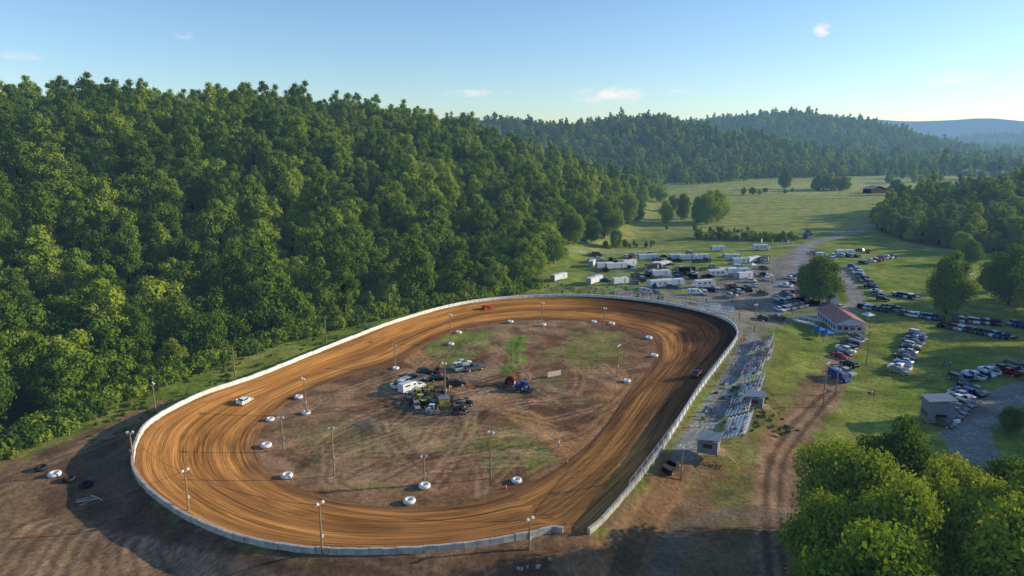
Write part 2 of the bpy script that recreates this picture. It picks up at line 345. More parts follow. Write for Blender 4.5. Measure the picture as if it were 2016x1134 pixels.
# ------------------------------------------------------------ race track surface
def trackmat():
    m,nt=newmat('clay_track');uv=N(nt,'ShaderNodeUVMap');
    def st(sx,sy,det=5,dist=.5):
        mp=N(nt,'ShaderNodeMapping');mp.inputs['Scale'].default_value=(sx,sy,1);nt.links.new(uv.outputs[0],mp.inputs[0])
        n=N(nt,'ShaderNodeTexNoise');n.inputs['Scale'].default_value=1;n.inputs['Detail'].default_value=det;n.inputs['Roughness'].default_value=.65;n.inputs['Distortion'].default_value=dist
        nt.links.new(mp.outputs[0],n.inputs[0]);return n
    a=st(7,20);b=st(34,80,7);c=st(20,5,6,1.0);d=st(11,46,3,.2)
    ca=N(nt,'ShaderNodeAttribute',attribute_name='Col')
    def mr(n,lo,hi,p=.34,q=.66):
        r=N(nt,'ShaderNodeMapRange');r.inputs[1].default_value=p;r.inputs[2].default_value=q;r.inputs[3].default_value=lo;r.inputs[4].default_value=hi
        nt.links.new(n.outputs[0],r.inputs[0]);return r
    cur=None
    for r in (mr(a,.55,1.35),mr(b,.7,1.28),mr(c,.66,1.25),mr(d,.55,1.05,.37,.46)):
        if cur is None: cur=r
        else:
            m1=N(nt,'ShaderNodeMath',operation='MULTIPLY');nt.links.new(cur.outputs[0],m1.inputs[0]);nt.links.new(r.outputs[0],m1.inputs[1]);cur=m1
    vm=N(nt,'ShaderNodeVectorMath',operation='SCALE');nt.links.new(ca.outputs['Color'],vm.inputs[0]);nt.links.new(cur.outputs[0],vm.inputs['Scale'])
    p=N(nt,'ShaderNodeBsdfPrincipled');p.inputs['Roughness'].default_value=.8;p.inputs['Specular IOR Level'].default_value=.12
    nt.links.new(vm.outputs[0],p.inputs[0])
    bm=N(nt,'ShaderNodeBump');bm.inputs['Strength'].default_value=.6;bm.inputs['Distance'].default_value=.2;nt.links.new(b.outputs[0],bm.inputs['Height']);nt.links.new(bm.outputs[0],p.inputs['Normal'])
    finish(nt,p.outputs[0],False);return m
NT=480;MT=26
cen=INN.mean(0)
def nearest_param():
    res=[];
    for p in OUT:
        res.append(np.argmin(((INN-p)**2).sum(1)))
    r=np.unwrap(np.array(res)*2*math.pi/len(INN))
    k=np.ones(31)/31; rr=np.r_[r[-15:]-np.sign(r[-1]-r[0])*2*math.pi,r,r[:15]+np.sign(r[-1]-r[0])*2*math.pi]
    return np.convolve(rr,k,'valid')/(2*math.pi)*len(INN)
q=nearest_param()
ip=np.stack([np.interp(q%len(INN),np.arange(len(INN)+1),np.r_[INN[:,k],INN[:1,k]]) for k in (0,1)],1)
TV=[];TC=[]
for j in range(MT+1):
    t=j/MT;P=ip*(1-t)+OUT*t
    if j==0: P=ip-(OUT-ip)*.02
    if j==MT: P=OUT+(OUT-ip)*.012
    z=np.full(NT,ZB*t**1.5+.05 if j else -.05)
    TV.append(np.c_[P,z])
    s=np.linspace(0,1,NT,endpoint=False)
    nz=fbm(s*30,np.full(NT,t*5.),5,3)
    base=np.array([.56,.25,.072])*np.ones((NT,1))
    edge=smooth((.2-t+(nz-.5)*.25)/.12)[:,None]
    base=base*(1-edge)+np.array([.26,.125,.055])*edge
    gv=np.exp(-((t-.47+(nz-.5)*.2)/.10)**2)[:,None]*.5
    base=base*(1-gv)+np.array([.22,.09,.035])*gv
    ed2=smooth((t-.86+(nz-.5)*.15)/.08)[:,None]*.6
    base=base*(1-ed2)+np.array([.32,.155,.06])*ed2
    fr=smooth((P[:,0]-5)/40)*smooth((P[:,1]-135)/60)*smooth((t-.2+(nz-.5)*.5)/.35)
    base=base*(1-.9*fr[:,None])+np.array([.075,.038,.026])*.9*fr[:,None]  # far right turn: damp clay, with the bank's shade painted in too
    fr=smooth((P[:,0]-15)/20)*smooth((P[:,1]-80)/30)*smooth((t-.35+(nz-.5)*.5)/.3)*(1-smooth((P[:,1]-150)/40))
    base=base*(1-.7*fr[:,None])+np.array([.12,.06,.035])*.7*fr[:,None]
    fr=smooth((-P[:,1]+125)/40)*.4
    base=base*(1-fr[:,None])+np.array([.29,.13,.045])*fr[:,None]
    TC.append(base)
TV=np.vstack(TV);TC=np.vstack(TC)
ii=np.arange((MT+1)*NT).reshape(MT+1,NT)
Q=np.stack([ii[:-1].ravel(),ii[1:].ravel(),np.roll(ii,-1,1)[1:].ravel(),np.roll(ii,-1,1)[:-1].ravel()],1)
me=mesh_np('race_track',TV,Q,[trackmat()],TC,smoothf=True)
uvl=me.uv_layers.new(name='UVMap')
co=np.zeros((len(Q),4,2));jj,kk=np.divmod(np.arange(len(Q)),NT)
for c,(dj,dk) in enumerate([(0,0),(1,0),(1,1),(0,1)]):
    co[:,c,0]=(kk+dk)/NT;co[:,c,1]=(jj+dj)/MT
uvl.data.foreach_set('uv',co.astype(np.float32).ravel())
if me.polygons[0].normal.z<0: me.flip_normals()
obj('race_track',me)
# ------------------------------------------------------------ mesh builder
class B:
    def __init__(s): s.v=[];s.f=[];s.m=[]
    def add(s,vs,fs,m):
        o=len(s.v);s.v+=[tuple(v) for v in vs];s.f+=[tuple(i+o for i in f) for f in fs];s.m+=[m]*len(fs)
    def box(s,c,d,m=0,rz=0,top=1.0,topy=None):
        x,y,z=d[0]/2,d[1]/2,d[2]/2;topy=top if topy is None else topy
        ca,sa=math.cos(rz),math.sin(rz);vs=[]
        for sz in (-1,1):
            for sx,sy in ((-1,-1),(1,-1),(1,1),(-1,1)):
                a=sx*x*(top if sz>0 else 1);b=sy*y*(topy if sz>0 else 1)
                vs.append((c[0]+a*ca-b*sa,c[1]+a*sa+b*ca,c[2]+sz*z))
        s.add(vs,[(3,2,1,0),(4,5,6,7),(0,1,5,4),(1,2,6,5),(2,3,7,6),(3,0,4,7)],m)
    def beam(s,a,b,r,m=0,n=6,r2=None):
        a=Vector(a);b=Vector(b);d=(b-a);d.normalize();r2=r if r2 is None else r2
        u=d.orthogonal().normalized();w=d.cross(u);vs=[]
        for p,rr in ((a,r),(b,r2)):
            for k in range(n):
                t=2*math.pi*k/n;vs.append(p+u*rr*math.cos(t)+w*rr*math.sin(t))
        fs=[(k,(k+1)%n,n+(k+1)%n,n+k) for k in range(n)]+[tuple(range(n-1,-1,-1)),tuple(range(n,2*n))]
        s.add(vs,fs,m)
    def prism(s,prof,w0,w1,m=0,inset=None):
        n=len(prof);vs=[]
        for side in (w0,w1):
            for x,z in prof:
                k=inset(z) if inset else 0
                vs.append((x,side-math.copysign(k,side),z))
        fs=[tuple(range(n)),tuple(range(2*n-1,n-1,-1))]+[(k,n+k,n+(k+1)%n,(k+1)%n) for k in range(n)]
        s.add(vs,fs,m)
    def torus(s,c,R,r,m=0,n=20,k=8,sq=1.0):
        vs=[];fs=[]
        for i in range(n):
            a=2*math.pi*i/n
            for j in range(k):
                b=2*math.pi*j/k;rr=R+r*math.cos(b);h=r*sq*math.sin(b)
                vs.append((c[0]+rr*math.cos(a),c[1]+rr*math.sin(a),c[2]+h))
                fs.append((i*k+j,((i+1)%n)*k+j,((i+1)%n)*k+(j+1)%k,i*k+(j+1)%k))
        s.add(vs,fs,m)
    def mesh(s,name,mats,bevel=0):
        me=bpy.data.meshes.new(name);me.from_pydata(s.v,[],s.f);me.polygons.foreach_set('material_index',s.m)
        for mt in mats: me.materials.append(mt)
        bm=bmesh.new();bm.from_mesh(me);bmesh.ops.recalc_face_normals(bm,faces=bm.faces)
        if bevel: bmesh.ops.bevel(bm,geom=[e for e in bm.edges if e.calc_length()>.25],offset=bevel,segments=1,affect='EDGES',clamp_overlap=True)
        bm.to_mesh(me);bm.free();me.update();return me
WHITE=simple('white_paint',(.8,.8,.78),.4,0,.06)
CONC=simple('concrete',(.42,.40,.36),.85,0,.3,.8);CONCW=simple('painted_concrete',(.78,.75,.68),.7,0,.22,.9)
STEEL=simple('galvanised_steel',(.5,.51,.52),.5,.2,.1);ALU=simple('aluminium',(.8,.8,.8),.5,.0,.1)
WOOD=simple('weathered_wood',(.28,.20,.12),.85,0,.3,4);DWOOD=simple('timber',(.46,.31,.17),.8,0,.25,3)
RUB=simple('rubber',(.025,.025,.027),.75);GLASS=simple('dark_glass',(.02,.025,.03),.12,0,.1,1,.8)
GREY=simple('grey_siding',(.2,.22,.25),.7,0,.12);ROOFG=simple('grey_roof_metal',(.26,.28,.31),.5,.2,.12)
LAMP=simple('lamp_lens',(.8,.8,.75),.2);REDL=simple('tail_light',(.4,.02,.02),.3)
def wall():
    b=B();Q=np.vstack([OUT,OUT[:1]]);L=np.r_[0,np.cumsum(np.linalg.norm(np.diff(Q,axis=0),axis=1))]
    step=1.9;n=int(L[-1]/step)
    gate0=np.array(at_z(1100,1046,ZB));gate1=np.array(at_z(1153,1052,ZB))
    for k in range(n):
        s=(k+.5)*L[-1]/n
        x=np.interp(s,L,Q[:,0]);y=np.interp(s,L,Q[:,1]);x2=np.interp(s+.1,L,Q[:,0]);y2=np.interp(s+.1,L,Q[:,1])
        if gate0[0]<x<gate1[0] and y<110: continue
        a=math.atan2(y2-y,x2-x)
        low=(y<125 and x<40)
        hh=.95+random.uniform(-.05,.05)
        nx_,ny_=-math.sin(a),math.cos(a)
        side=1 if ((cen[0]-x)*nx_+(cen[1]-y)*ny_)>0 else -1
        ox,oy=nx_*side,ny_*side
        j=random.uniform(-.06,.06)
        b.box((x-ox*(.25+j),y-oy*(.25+j),ZB+hh/2-.15),(step-.05,.45,hh+.3),1 if low else 0,a,1,.75)
        b.box((x-ox*(-.02+j),y-oy*(-.02+j),ZB+hh/2-.1),(step-.04,.06,hh+.12),0,a)
    obj('track_wall',b.mesh('track_wall',[CONCW,CONC]))
wall()
def catch_fence():
    P=spline([at_z(u,v,ZB) for u,v in [(1232,982),(1290,905),(1334,842),(1374,778),(1414,725),(1450,676),(1457,655),(1441,634),(1404,616),(1333,599),(1243,586),(1160,580)]],60,False)
    b=B();tops=[]
    for k,p in enumerate(P):
        hh=3.4 if k<36 else 2.4
        z=ZB-.1
        b.beam((p[0]+.5,p[1],z-2),(p[0]+.5,p[1],z+hh),.075,0,5)
        tops.append((p[0]+.5,p[1],z,hh))
    for a,c in zip(tops[:-1],tops[1:]):
        for f in np.linspace(.3,1,7):
            b.beam((a[0],a[1],a[2]+a[3]*f),(c[0],c[1],c[2]+c[3]*f),.014 if f<1 else .045,0,3)
        for w in range(1,6):
            t=w/6;b.beam((a[0]+(c[0]-a[0])*t,a[1]+(c[1]-a[1])*t,a[2]+.7),(a[0]+(c[0]-a[0])*t,a[1]+(c[1]-a[1])*t,a[2]+min(a[3],c[3])),.01,0,3)
    obj('catch_fence',b.mesh('catch_fence',[STEEL]))
catch_fence()
# ------------------------------------------------------------ trees
def make_tree(name,h,r,lobes,leaves,ls,seed,shape=1.0,lo=.22,spread=.0,lr=(.3,.46),core=.68,nr=.34):
    R=np.random.default_rng(seed);L=[]
    zc=h*(lo+1)/2;rz=h*(1-lo)/2
    for k in range(lobes):
        f=(k+.5)/lobes;zz=1-2*f;a=k*2.4+R.uniform(-.5,.5)
        rad=math.sqrt(max(0,1-zz*zz))*R.uniform(.42,.92)
        if zz>0: rad*=shape
        rl=r*R.uniform(*lr)*(1-.2*max(zz,0))
        L.append((rad*r*math.cos(a),rad*r*math.sin(a),zc+zz*(rz-rl*.75)+R.uniform(-.06,.06)*h,rl,R.uniform()))
    L.append((0,0,zc,r*.55,.1));L=np.array(L)
    w=L[:,3]**2;w/=w.sum();ci=R.choice(len(L),leaves,p=w)
    d=R.normal(size=(leaves,3));d[:,2]+=.25;d/=np.linalg.norm(d,axis=1)[:,None]
    rr=L[ci,3]*(R.uniform(.7,1.12+spread,leaves)+.25*(R.uniform(size=leaves)<.2))
    P=L[ci,:3]+d*rr[:,None]*np.array([1,1,.85])
    n=d+nr*R.normal(size=(leaves,3));n/=np.linalg.norm(n,axis=1)[:,None]
    t=np.cross(n,R.normal(size=(leaves,3)));t/=np.linalg.norm(t,axis=1)[:,None];bb=np.cross(n,t)
    s=ls*R.uniform(.5,1.45,leaves)[:,None]
    V=np.stack([P-t*s,P-bb*s*.6,P+t*s,P+bb*s*.6],1).reshape(-1,3)
    Fc=np.arange(leaves*4).reshape(-1,4)
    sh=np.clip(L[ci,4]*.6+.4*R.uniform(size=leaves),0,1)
    cv=[];cf=[];o=len(V)
    nu,nv=8,5
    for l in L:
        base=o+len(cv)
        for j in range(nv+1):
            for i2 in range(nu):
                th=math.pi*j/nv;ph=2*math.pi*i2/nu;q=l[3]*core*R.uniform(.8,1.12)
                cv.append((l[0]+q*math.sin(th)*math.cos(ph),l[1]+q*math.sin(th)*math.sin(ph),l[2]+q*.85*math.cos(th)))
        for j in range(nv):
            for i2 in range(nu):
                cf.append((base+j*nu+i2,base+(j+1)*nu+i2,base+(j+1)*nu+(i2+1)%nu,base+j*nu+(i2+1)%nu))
    bt=B();bt.beam((0,0,-1),(0,0,h*.5),h*.022,0,6,h*.012)
    for k in range(9):
        l=L[(k*3)%len(L)];z0=h*R.uniform(.15,.45);bt.beam((0,0,z0),(l[0]*.95,l[1]*.95,l[2]),h*.009,0,4,h*.003)
    tv=bt.v;tf=[f for f in bt.f if len(f)==4]
    o2=o+len(cv)
    V=np.vstack([V,np.array(cv),np.array(tv)])
    Fq=np.vstack([Fc,np.array(cf),np.array(tf)+o2])
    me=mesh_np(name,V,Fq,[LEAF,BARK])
    mi=np.zeros(len(Fq),np.int32);mi[len(Fc)+len(cf):]=1;me.polygons.foreach_set('material_index',mi)
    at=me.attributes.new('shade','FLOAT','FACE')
    at.data.foreach_set('value',np.r_[sh,np.full(len(cf)+len(tf),-1.2)].astype(np.float32));return me  # crown cores get the darkest tone, painted in for shade between clumps
tcol=bpy.data.collections.new('tree_kinds')
for k,(h,r,lb,sh,lo) in enumerate([(16,5.8,14,1,.12),(18,5.6,17,.85,.1),(14,6.2,13,1.05,.12),(21,5.2,17,.7,.08),(15,6.6,17,1,.15),(17,5.0,13,.75,.1),(13,5.4,12,1.05,.1),(22,5.6,19,.75,.12)]):
    o=bpy.data.objects.new('tree_kind_%d'%k,make_tree('tree_kind_%d'%k,h,r,lb,3600,.38,100+k,sh,lo,.05,(.28,.5)));tcol.objects.link(o)
NK=8
bcol=bpy.data.collections.new('bush_kinds')
for k in range(3):
    o=bpy.data.objects.new('bush_kind_%d'%k,make_tree('bush_kind_%d'%k,2.2,1.6,9,420,.22,200+k,1,.0,.3));bcol.objects.link(o)
def instancer(name,P,nk,S,col):
    me=bpy.data.meshes.new(name);me.from_pydata([tuple(p) for p in P],[],[]);n=len(P)
    a=me.attributes.new('k','INT','POINT');a.data.foreach_set('value',rng.integers(0,nk,n).astype(np.int32))
    a=me.attributes.new('rot','FLOAT_VECTOR','POINT');R=np.c_[rng.uniform(-.08,.08,(n,2)),rng.uniform(0,6.28,n)];a.data.foreach_set('vector',R.astype(np.float32).ravel())
    a=me.attributes.new('scl','FLOAT_VECTOR','POINT');a.data.foreach_set('vector',np.asarray(S,np.float32).ravel())
    o=obj(name,me);ng=bpy.data.node_groups.new(name,'GeometryNodeTree')
    ng.interface.new_socket('Geometry',in_out='INPUT',socket_type='NodeSocketGeometry');ng.interface.new_socket('Geometry',in_out='OUTPUT',socket_type='NodeSocketGeometry')
    gi=ng.nodes.new('NodeGroupInput');go=ng.nodes.new('NodeGroupOutput');ip_=ng.nodes.new('GeometryNodeInstanceOnPoints');ci=ng.nodes.new('GeometryNodeCollectionInfo')
    ci.inputs['Collection'].default_value=col;ci.inputs['Separate Children'].default_value=True;ci.inputs['Reset Children'].default_value=True
    ip_.inputs['Pick Instance'].default_value=True
    def na(nm,t):
        x=ng.nodes.new('GeometryNodeInputNamedAttribute');x.data_type=t;x.inputs['Name'].default_value=nm;return x.outputs[0]
    l=ng.links.new
    l(gi.outputs[0],ip_.inputs['Points']);l(ci.outputs[0],ip_.inputs['Instance']);l(na('k','INT'),ip_.inputs['Instance Index'])
    l(na('rot','FLOAT_VECTOR'),ip_.inputs['Rotation']);l(na('scl','FLOAT_VECTOR'),ip_.inputs['Scale']);l(ip_.outputs[0],go.inputs[0])
    md=o.modifiers.new('scatter','NODES');md.node_group=ng;return o
def scatter(poly,sp_,jit=.45,extra=None):
    Q=np.array(poly);lo=Q.min(0);hi=Q.max(0)
    X,Y=np.meshgrid(np.arange(lo[0],hi[0],sp_),np.arange(lo[1],hi[1],sp_*.9));X=X+(np.arange(X.shape[0])%2)[:,None]*sp_/2
    X=X.ravel()+rng.uniform(-jit,jit,X.size)*sp_;Y=Y.ravel()+rng.uniform(-jit,jit,Y.size)*sp_
    m=inside(X,Y,Q)
    if extra is not None: m&=extra(X,Y)
    return X[m],Y[m]
def scl(n,a,b,base=1):
    s=rng.uniform(a,b,n)*base;return np.c_[s*rng.uniform(.85,1.15,n),s*rng.uniform(.85,1.15,n),s*rng.uniform(.85,1.25,n)]
X,Y=scatter(FOR_L,8.8,.5,lambda x,y:(np.abs(x/np.maximum(y,1))<1.3))
instancer('forest',np.c_[X,Y,H(X,Y)-.6],NK,scl(len(X),.58,1.25),tcol)
X,Y=scatter(FOR_R,8.5,.45);instancer('forest',np.c_[X,Y,H(X,Y)-.4],NK,scl(len(X),.6,1.0),tcol)
X,Y=scatter(FOR_2,12.5,.48,lambda x,y:(x/y>-.35)&(y<1600));instancer('forest',np.c_[X,Y,H(X,Y)-.5],NK,scl(len(X),.7,1.3),tcol)
X,Y=scatter([(300,2000),(400,2650),(2300,2650),(2400,1950),(1500,1900)],20,.48,lambda x,y:(H(x,y)>12));instancer('forest',np.c_[X,Y,H(X,Y)-1],NK,scl(len(X),1.0,1.6),tcol)
X,Y=scatter([(450,1200),(900,1160),(1300,1000),(3500,3200),(5000,6500),(1500,6500),(700,2000)],30,.48,lambda x,y:(fbm(x/220,y/120,61,4)>.475)&(np.abs(x/y)<1))
instancer('valley_woods',np.c_[X,Y,H(X,Y)-1],NK,scl(len(X),1.0,2.0),tcol)
E=spline(np.array(left_edge[:13]),900,False);n=len(E);nv=np.gradient(E,axis=0);nv=np.c_[nv[:,1],-nv[:,0]]/np.linalg.norm(nv,axis=1)[:,None]
Pb=np.vstack([E+nv*rng.uniform(-2,5,n)[:,None]+rng.normal(0,.8,(n,2))])
k_=sdf(Pb[:,0],Pb[:,1],OUTc)>4.5;Pb=Pb[k_]
instancer('bushes',np.c_[Pb,H(Pb[:,0],Pb[:,1])-.2],3,scl(len(Pb),.5,1.9),bcol)
n=5200;Pw=np.c_[rng.uniform(-120,60,n),rng.uniform(85,290,n)];do_=sdf(Pw[:,0],Pw[:,1],OUTc);fl=inside(Pw[:,0],Pw[:,1],FOR_L)
k_=(do_>4.0)&(do_<32)&(~fl)&(Pw[:,1]>128)&(fbm(Pw[:,0]/6,Pw[:,1]/6,91,3)>.42);Pw=Pw[k_]
instancer('tall_grass',np.c_[Pw,H(Pw[:,0],Pw[:,1])-.1],3,np.c_[rng.uniform(.2,.5,(len(Pw),2)),rng.uniform(.12,.4,len(Pw))],bcol)
ND=[make_tree('broadleaf_a',14,6.0,26,19000,.23,301,.95,.06,.25,(.22,.40),.5,.6),make_tree('broadleaf_b',15,5.8,28,19000,.23,302,.85,.05,.25,(.22,.40),.5,.6),make_tree('broadleaf_c',12,5.4,22,15000,.21,303,1,.1,.25,(.22,.40),.5,.6)]
def tree(u,v,vt,k,w=1.0,name='deciduous_tree',far=False):
    x,y,z=g(u,v);hh=top_h(x,y,z,vt);H0=[14,15,12][k%3]
    s=hh/H0;obj(name,ND[k%3],(x,y,z-.2),random.uniform(0,6.28),(s*w,s*w,s))
for u,v,vt,w in [(1660,1125,870,.85),(1745,1060,835,.8),(1860,1120,900,.8),(1975,1110,905,.8),(1605,1230,975,.72),(1735,1260,950,.8),(1890,1260,985,.8),(2060,1230,900,.9),(1990,1370,1000,.9),(1690,1420,1060,.9),(1800,1180,925,.7),(1930,1190,950,.7)]:
    tree(u,v,vt,random.randint(0,2),w)
for u,v,vt,w in [(1988,850,800,1.1),(1862,618,500,.75),(1612,598,502,.95),(1588,590,520,.85),(1985,600,487,.95),(2030,610,500,1.05),(1950,575,520,1),(1890,500,455,1),(1910,520,472,1),
   (2110,650,540,1),(2160,690,560,1),(2230,720,570,1),(2120,590,500,1.1),(2200,640,520,1.1),(2300,800,620,1),(2080,625,540,1),(2250,860,680,1),(2150,760,650,.9),(2090,700,600,.9),(2075,745,650,.8)]:
    tree(u,v,vt,random.randint(0,2),w)
for u,v,vt,w in [(1190,470,388,.85),(1165,478,430,.9),(1212,490,450,.8),(1130,482,420,.9),(1150,475,450,.9),(1310,440,395,.85),(1345,432,382,.8),(1375,440,388,.9),(1392,442,378,.9),(1412,436,376,.9),(1325,415,385,1),(1300,398,365,1),(1545,372,336,.9),(1762,384,352,1),(1235,440,380,.8),(1255,435,385,.8),(1265,400,365,1),(1100,470,400,1),(1590,468,450,1),(1475,470,455,1),(1090,520,460,.9),(1215,395,350,1),(1240,388,345,1),(1175,455,405,.8),(1120,460,405,.8),(1285,392,362,.9),(1215,450,408,.8)]:
    tree(u,v,vt,random.randint(0,2),w)
X=[];
for a,b_,n,s0 in [((1600,374),(1672,374),30,.9),((1180,488),(1290,486),14,.25),((1370,470),(1570,474),90,.28),((1350,362),(1480,353),30,.8),((1770,400),(1830,400),12,.6),((1490,350),(1740,345),50,.8),((1300,455),(1480,458),14,.25),((1750,352),(1950,340),60,.9),((1430,385),(1560,380),6,.5),((1740,362),(2016,348),40,.7),((1640,330),(1980,318),60,1.2)]:
    for k in range(n):
        t=random.random();x,y,z=g(a[0]+(b_[0]-a[0])*t,a[1]+(b_[1]-a[1])*t+random.uniform(-2.5,2.5));X.append((x,y,z-.3,s0*random.uniform(.5,1.3)))
X=np.array(X);instancer('hedgerow_trees',X[:,:3],NK,np.c_[X[:,3],X[:,3],X[:,3]],tcol)
# ------------------------------------------------------------ vehicles
def wheels(b,xs_,w,r,m,hub=None,tw=.24):
    for x in xs_:
        for s in (-1,1):
            b.beam((x,s*(w/2-tw+.02),r),(x,s*(w/2+.02),r),r,m,12)
            if hub is not None: b.beam((x,s*(w/2),r),(x,s*(w/2+.035),r),r*.58,hub,8)
def car_mesh(kind,nm,col):
    paint_=simple('car_paint_'+nm,col,.28,.1,.03,1,.6);M=[paint_,GLASS,RUB,ALU,LAMP,REDL]
    b=B()
    if kind=='sedan':
        L,W=4.7,1.82
        b.prism([(-2.35,.35),(-2.33,.85),(-2.1,.98),(-1.4,1.0),(.95,.98),(2.1,.82),(2.33,.68),(2.35,.32),(1.8,.26),(-1.8,.26)],-W/2,W/2,0,lambda z:.0 if z<.7 else .06)
        b.prism([(-1.75,.97),(-1.1,1.4),(.25,1.42),(1.1,.96)],-W/2+.08,W/2-.08,1,lambda z:.2 if z>1.2 else 0)
        b.prism([(-1.12,1.39),(-1.05,1.46),(.18,1.47),(.28,1.40)],-W/2+.27,W/2-.27,0)
        for x in(-.4,): b.box((x,0,1.19),(.1,W-.28,.42),0)
        wheels(b,(-1.4,1.42),W,.33,2,3);z=.68
    elif kind in('suv','van'):
        L,W=(4.8,1.95) if kind=='suv' else (5.8,2.05);hr=1.78 if kind=='suv' else 2.4;fx=L/2
        if kind=='suv':
            b.prism([(-fx,.4),(-fx+.03,1.0),(-fx+.1,1.1),(.95,1.1),(fx-.25,1.0),(fx,.8),(fx,.4),(fx-.5,.32),(-fx+.5,.32)],-W/2,W/2,0,lambda z:.0 if z<.8 else .05)
            b.prism([(-fx+.12,1.08),(-fx+.4,1.7),(.45,1.72),(1.25,1.08)],-W/2+.07,W/2-.07,1,lambda z:.16 if z>1.3 else 0)
            b.prism([(-fx+.35,1.68),(-fx+.45,hr),(.35,hr),(.5,1.68)],-W/2+.2,W/2-.2,0)
            for x in(-.3,-1.3): b.box((x,0,1.38),(.11,W-.24,.6),0)
        else:
            b.prism([(-fx,.45),(-fx,2.3),(-fx+.1,hr),(1.0,hr),(1.35,2.2),(1.95,1.35),(fx-.1,1.15),(fx,.9),(fx,.45)],-W/2,W/2,0,lambda z:.0 if z<1.4 else .08)
            b.prism([(1.3,2.1),(1.9,1.4),(1.98,1.4),(1.4,2.15)],-W/2+.15,W/2-.15,1)
            b.box((.9,0,1.75),(.7,W-.02,.5),1);b.box((-1.3,0,1.78),(1.6,W-.05,.4),1)
        wheels(b,(-L*.31,L*.31),W,.38,2,3);z=.85;L=fx*2
    else:
        L,W=5.7,2.0
        b.prism([(-2.85,.5),(-2.85,1.02),(1.3,1.12),(2.6,1.08),(2.82,.9),(2.85,.45),(2.3,.38),(-2.3,.42)],-W/2,W/2,0,lambda z:.0 if z<.9 else .04)
        b.box((-1.75,0,1.12),(2.0,W-.1,.18),0);b.box((-1.75,0,1.16),(1.85,W-.3,.14),2)
        for s in(-1,1): b.box((-1.78,s*(W/2-.1),1.2),(2.1,.12,.2),0)
        b.box((-2.8,0,1.18),(.08,W-.12,.25),0)
        b.prism([(-.75,1.08),(-.62,1.72),(.75,1.74),(1.45,1.1)],-W/2+.08,W/2-.08,1,lambda z:.17 if z>1.3 else 0)
        b.prism([(-.66,1.7),(-.58,1.8),(.66,1.81),(.8,1.7)],-W/2+.22,W/2-.22,0);b.box((.15,0,1.4),(.1,W-.26,.55),0);b.box((-.66,0,1.38),(.1,W-.26,.55),0)
        wheels(b,(-1.8,1.8),W,.4,2,3);z=.85
    for s in(-1,1):
        b.box((L/2+.0,s*(W/2-.28),z),(.06,.36,.16),4);b.box((-L/2,s*(W/2-.22),z+.05),(.06,.24,.2),5)
    b.box((L/2,0,z-.05),(.05,W*.4,.16),2);b.box((0,0,.42),(L-.3,W-.3,.2),2)
    return b.mesh(kind+'_'+nm,M,.035)
COL={'white':(.8,.8,.8),'silver':(.45,.47,.5),'black':(.015,.015,.018),'grey':(.12,.13,.14),'red':(.30,.02,.02),'blue':(.03,.08,.28),'tan':(.35,.3,.22),'green':(.03,.09,.06)}
CARS={}
def car(kind,col):
    k=(kind,col)
    if k not in CARS: CARS[k]=car_mesh(kind,col,COL[col])
    return CARS[k]
KN={'sedan':'parked_car','suv':'parked_suv','pickup':'pickup_truck','van':'parked_van'}
def place_car(x,y,rz,kind=None,col=None):
    kind=kind or random.choices(['sedan','suv','pickup','van'],[3,4,4,.4])[0]
    col=col or random.choices(list(COL),[4.5,3.4,4.5,4,1.2,1.6,.8,.4])[0]
    c,s=math.cos(rz),math.sin(rz)
    zf=h1(x+c*2,y+s*2);zr=h1(x-c*2,y-s*2);zl=h1(x-s,y+c);zq=h1(x+s,y-c)
    o=obj(KN[kind],car(kind,col),(x,y,(zf+zr)/2+.02),rz);o.rotation_euler=(math.atan2(zl-zq,2),-math.atan2(zf-zr,4),rz)
def row(A,Bp,n,dang=90,kinds=None,skip=.06):
    a=g(*A);b=g(*Bp);r=math.atan2(b[1]-a[1],b[0]-a[0])
    for k in range(n):
        if random.random()<skip: continue
        t=k/max(1,n-1);x=a[0]+(b[0]-a[0])*t+random.uniform(-.2,.2);y=a[1]+(b[1]-a[1])*t+random.uniform(-.2,.2)
        place_car(x,y,r+math.radians(dang)+random.choice([0,math.pi])+random.uniform(-.06,.06),kinds and random.choice(kinds))
row((1678,527),(1738,592),20,75);row((1700,520),(1745,508),7,80);row((1640,505),(1690,506),7,85);row((1762,582),(1808,590),6,70)
row((1725,515),(1755,507),5)
row((1700,606),(1748,614),6,80);row((1778,620),(1850,630),9,80);row((1742,608),(1765,612),3)
row((1858,644),(1990,668),14,70);row((1880,633),(1965,640),9,80);row((1995,640),(2060,655),6,80)
row((1688,668),(1655,705),8,70);row((1672,722),(1652,748),3,60)
row((1806,660),(1768,735),13,72)
row((1885,750),(1990,727),11,80);row((1985,737),(2040,722),6,80)
row((1925,772),(1858,838),10,65);row((1905,765),(1880,800),5,65)
row((1535,612),(1600,600),9,80);row((1530,598),(1590,588),8,80);row((1545,582),(1590,572),7,80);row((1548,565),(1590,555),6,85);row((1555,550),(1595,540),6,85)
row((1600,500),(1635,512),5);row((1565,575),(1530,590),3)
for u,v in [(1500,630),(1487,565),(1512,545),(1453,577),(1437,585),(1470,568),(1652,607),(1320,922),(1692,495),(1712,498),(1905,542),(1530,628)]:
    x,y,_=g(u,v);place_car(x,y,random.uniform(0,3.1) if u!=1320 else 1.0,'pickup' if u==1320 else None,'black' if u==1320 else None)
for k in range(90):
    u=random.uniform(1150,1510);v=random.choice([505,516,530,545,556,570,577])+random.uniform(-4,4)
    if v>560 and u<1260: continue
    x,y,_=g(u,v);place_car(x,y,random.choice([0,.2,1.4,1.7])+random.uniform(-.2,.2),random.choice(['pickup','pickup','suv','van','sedan']))
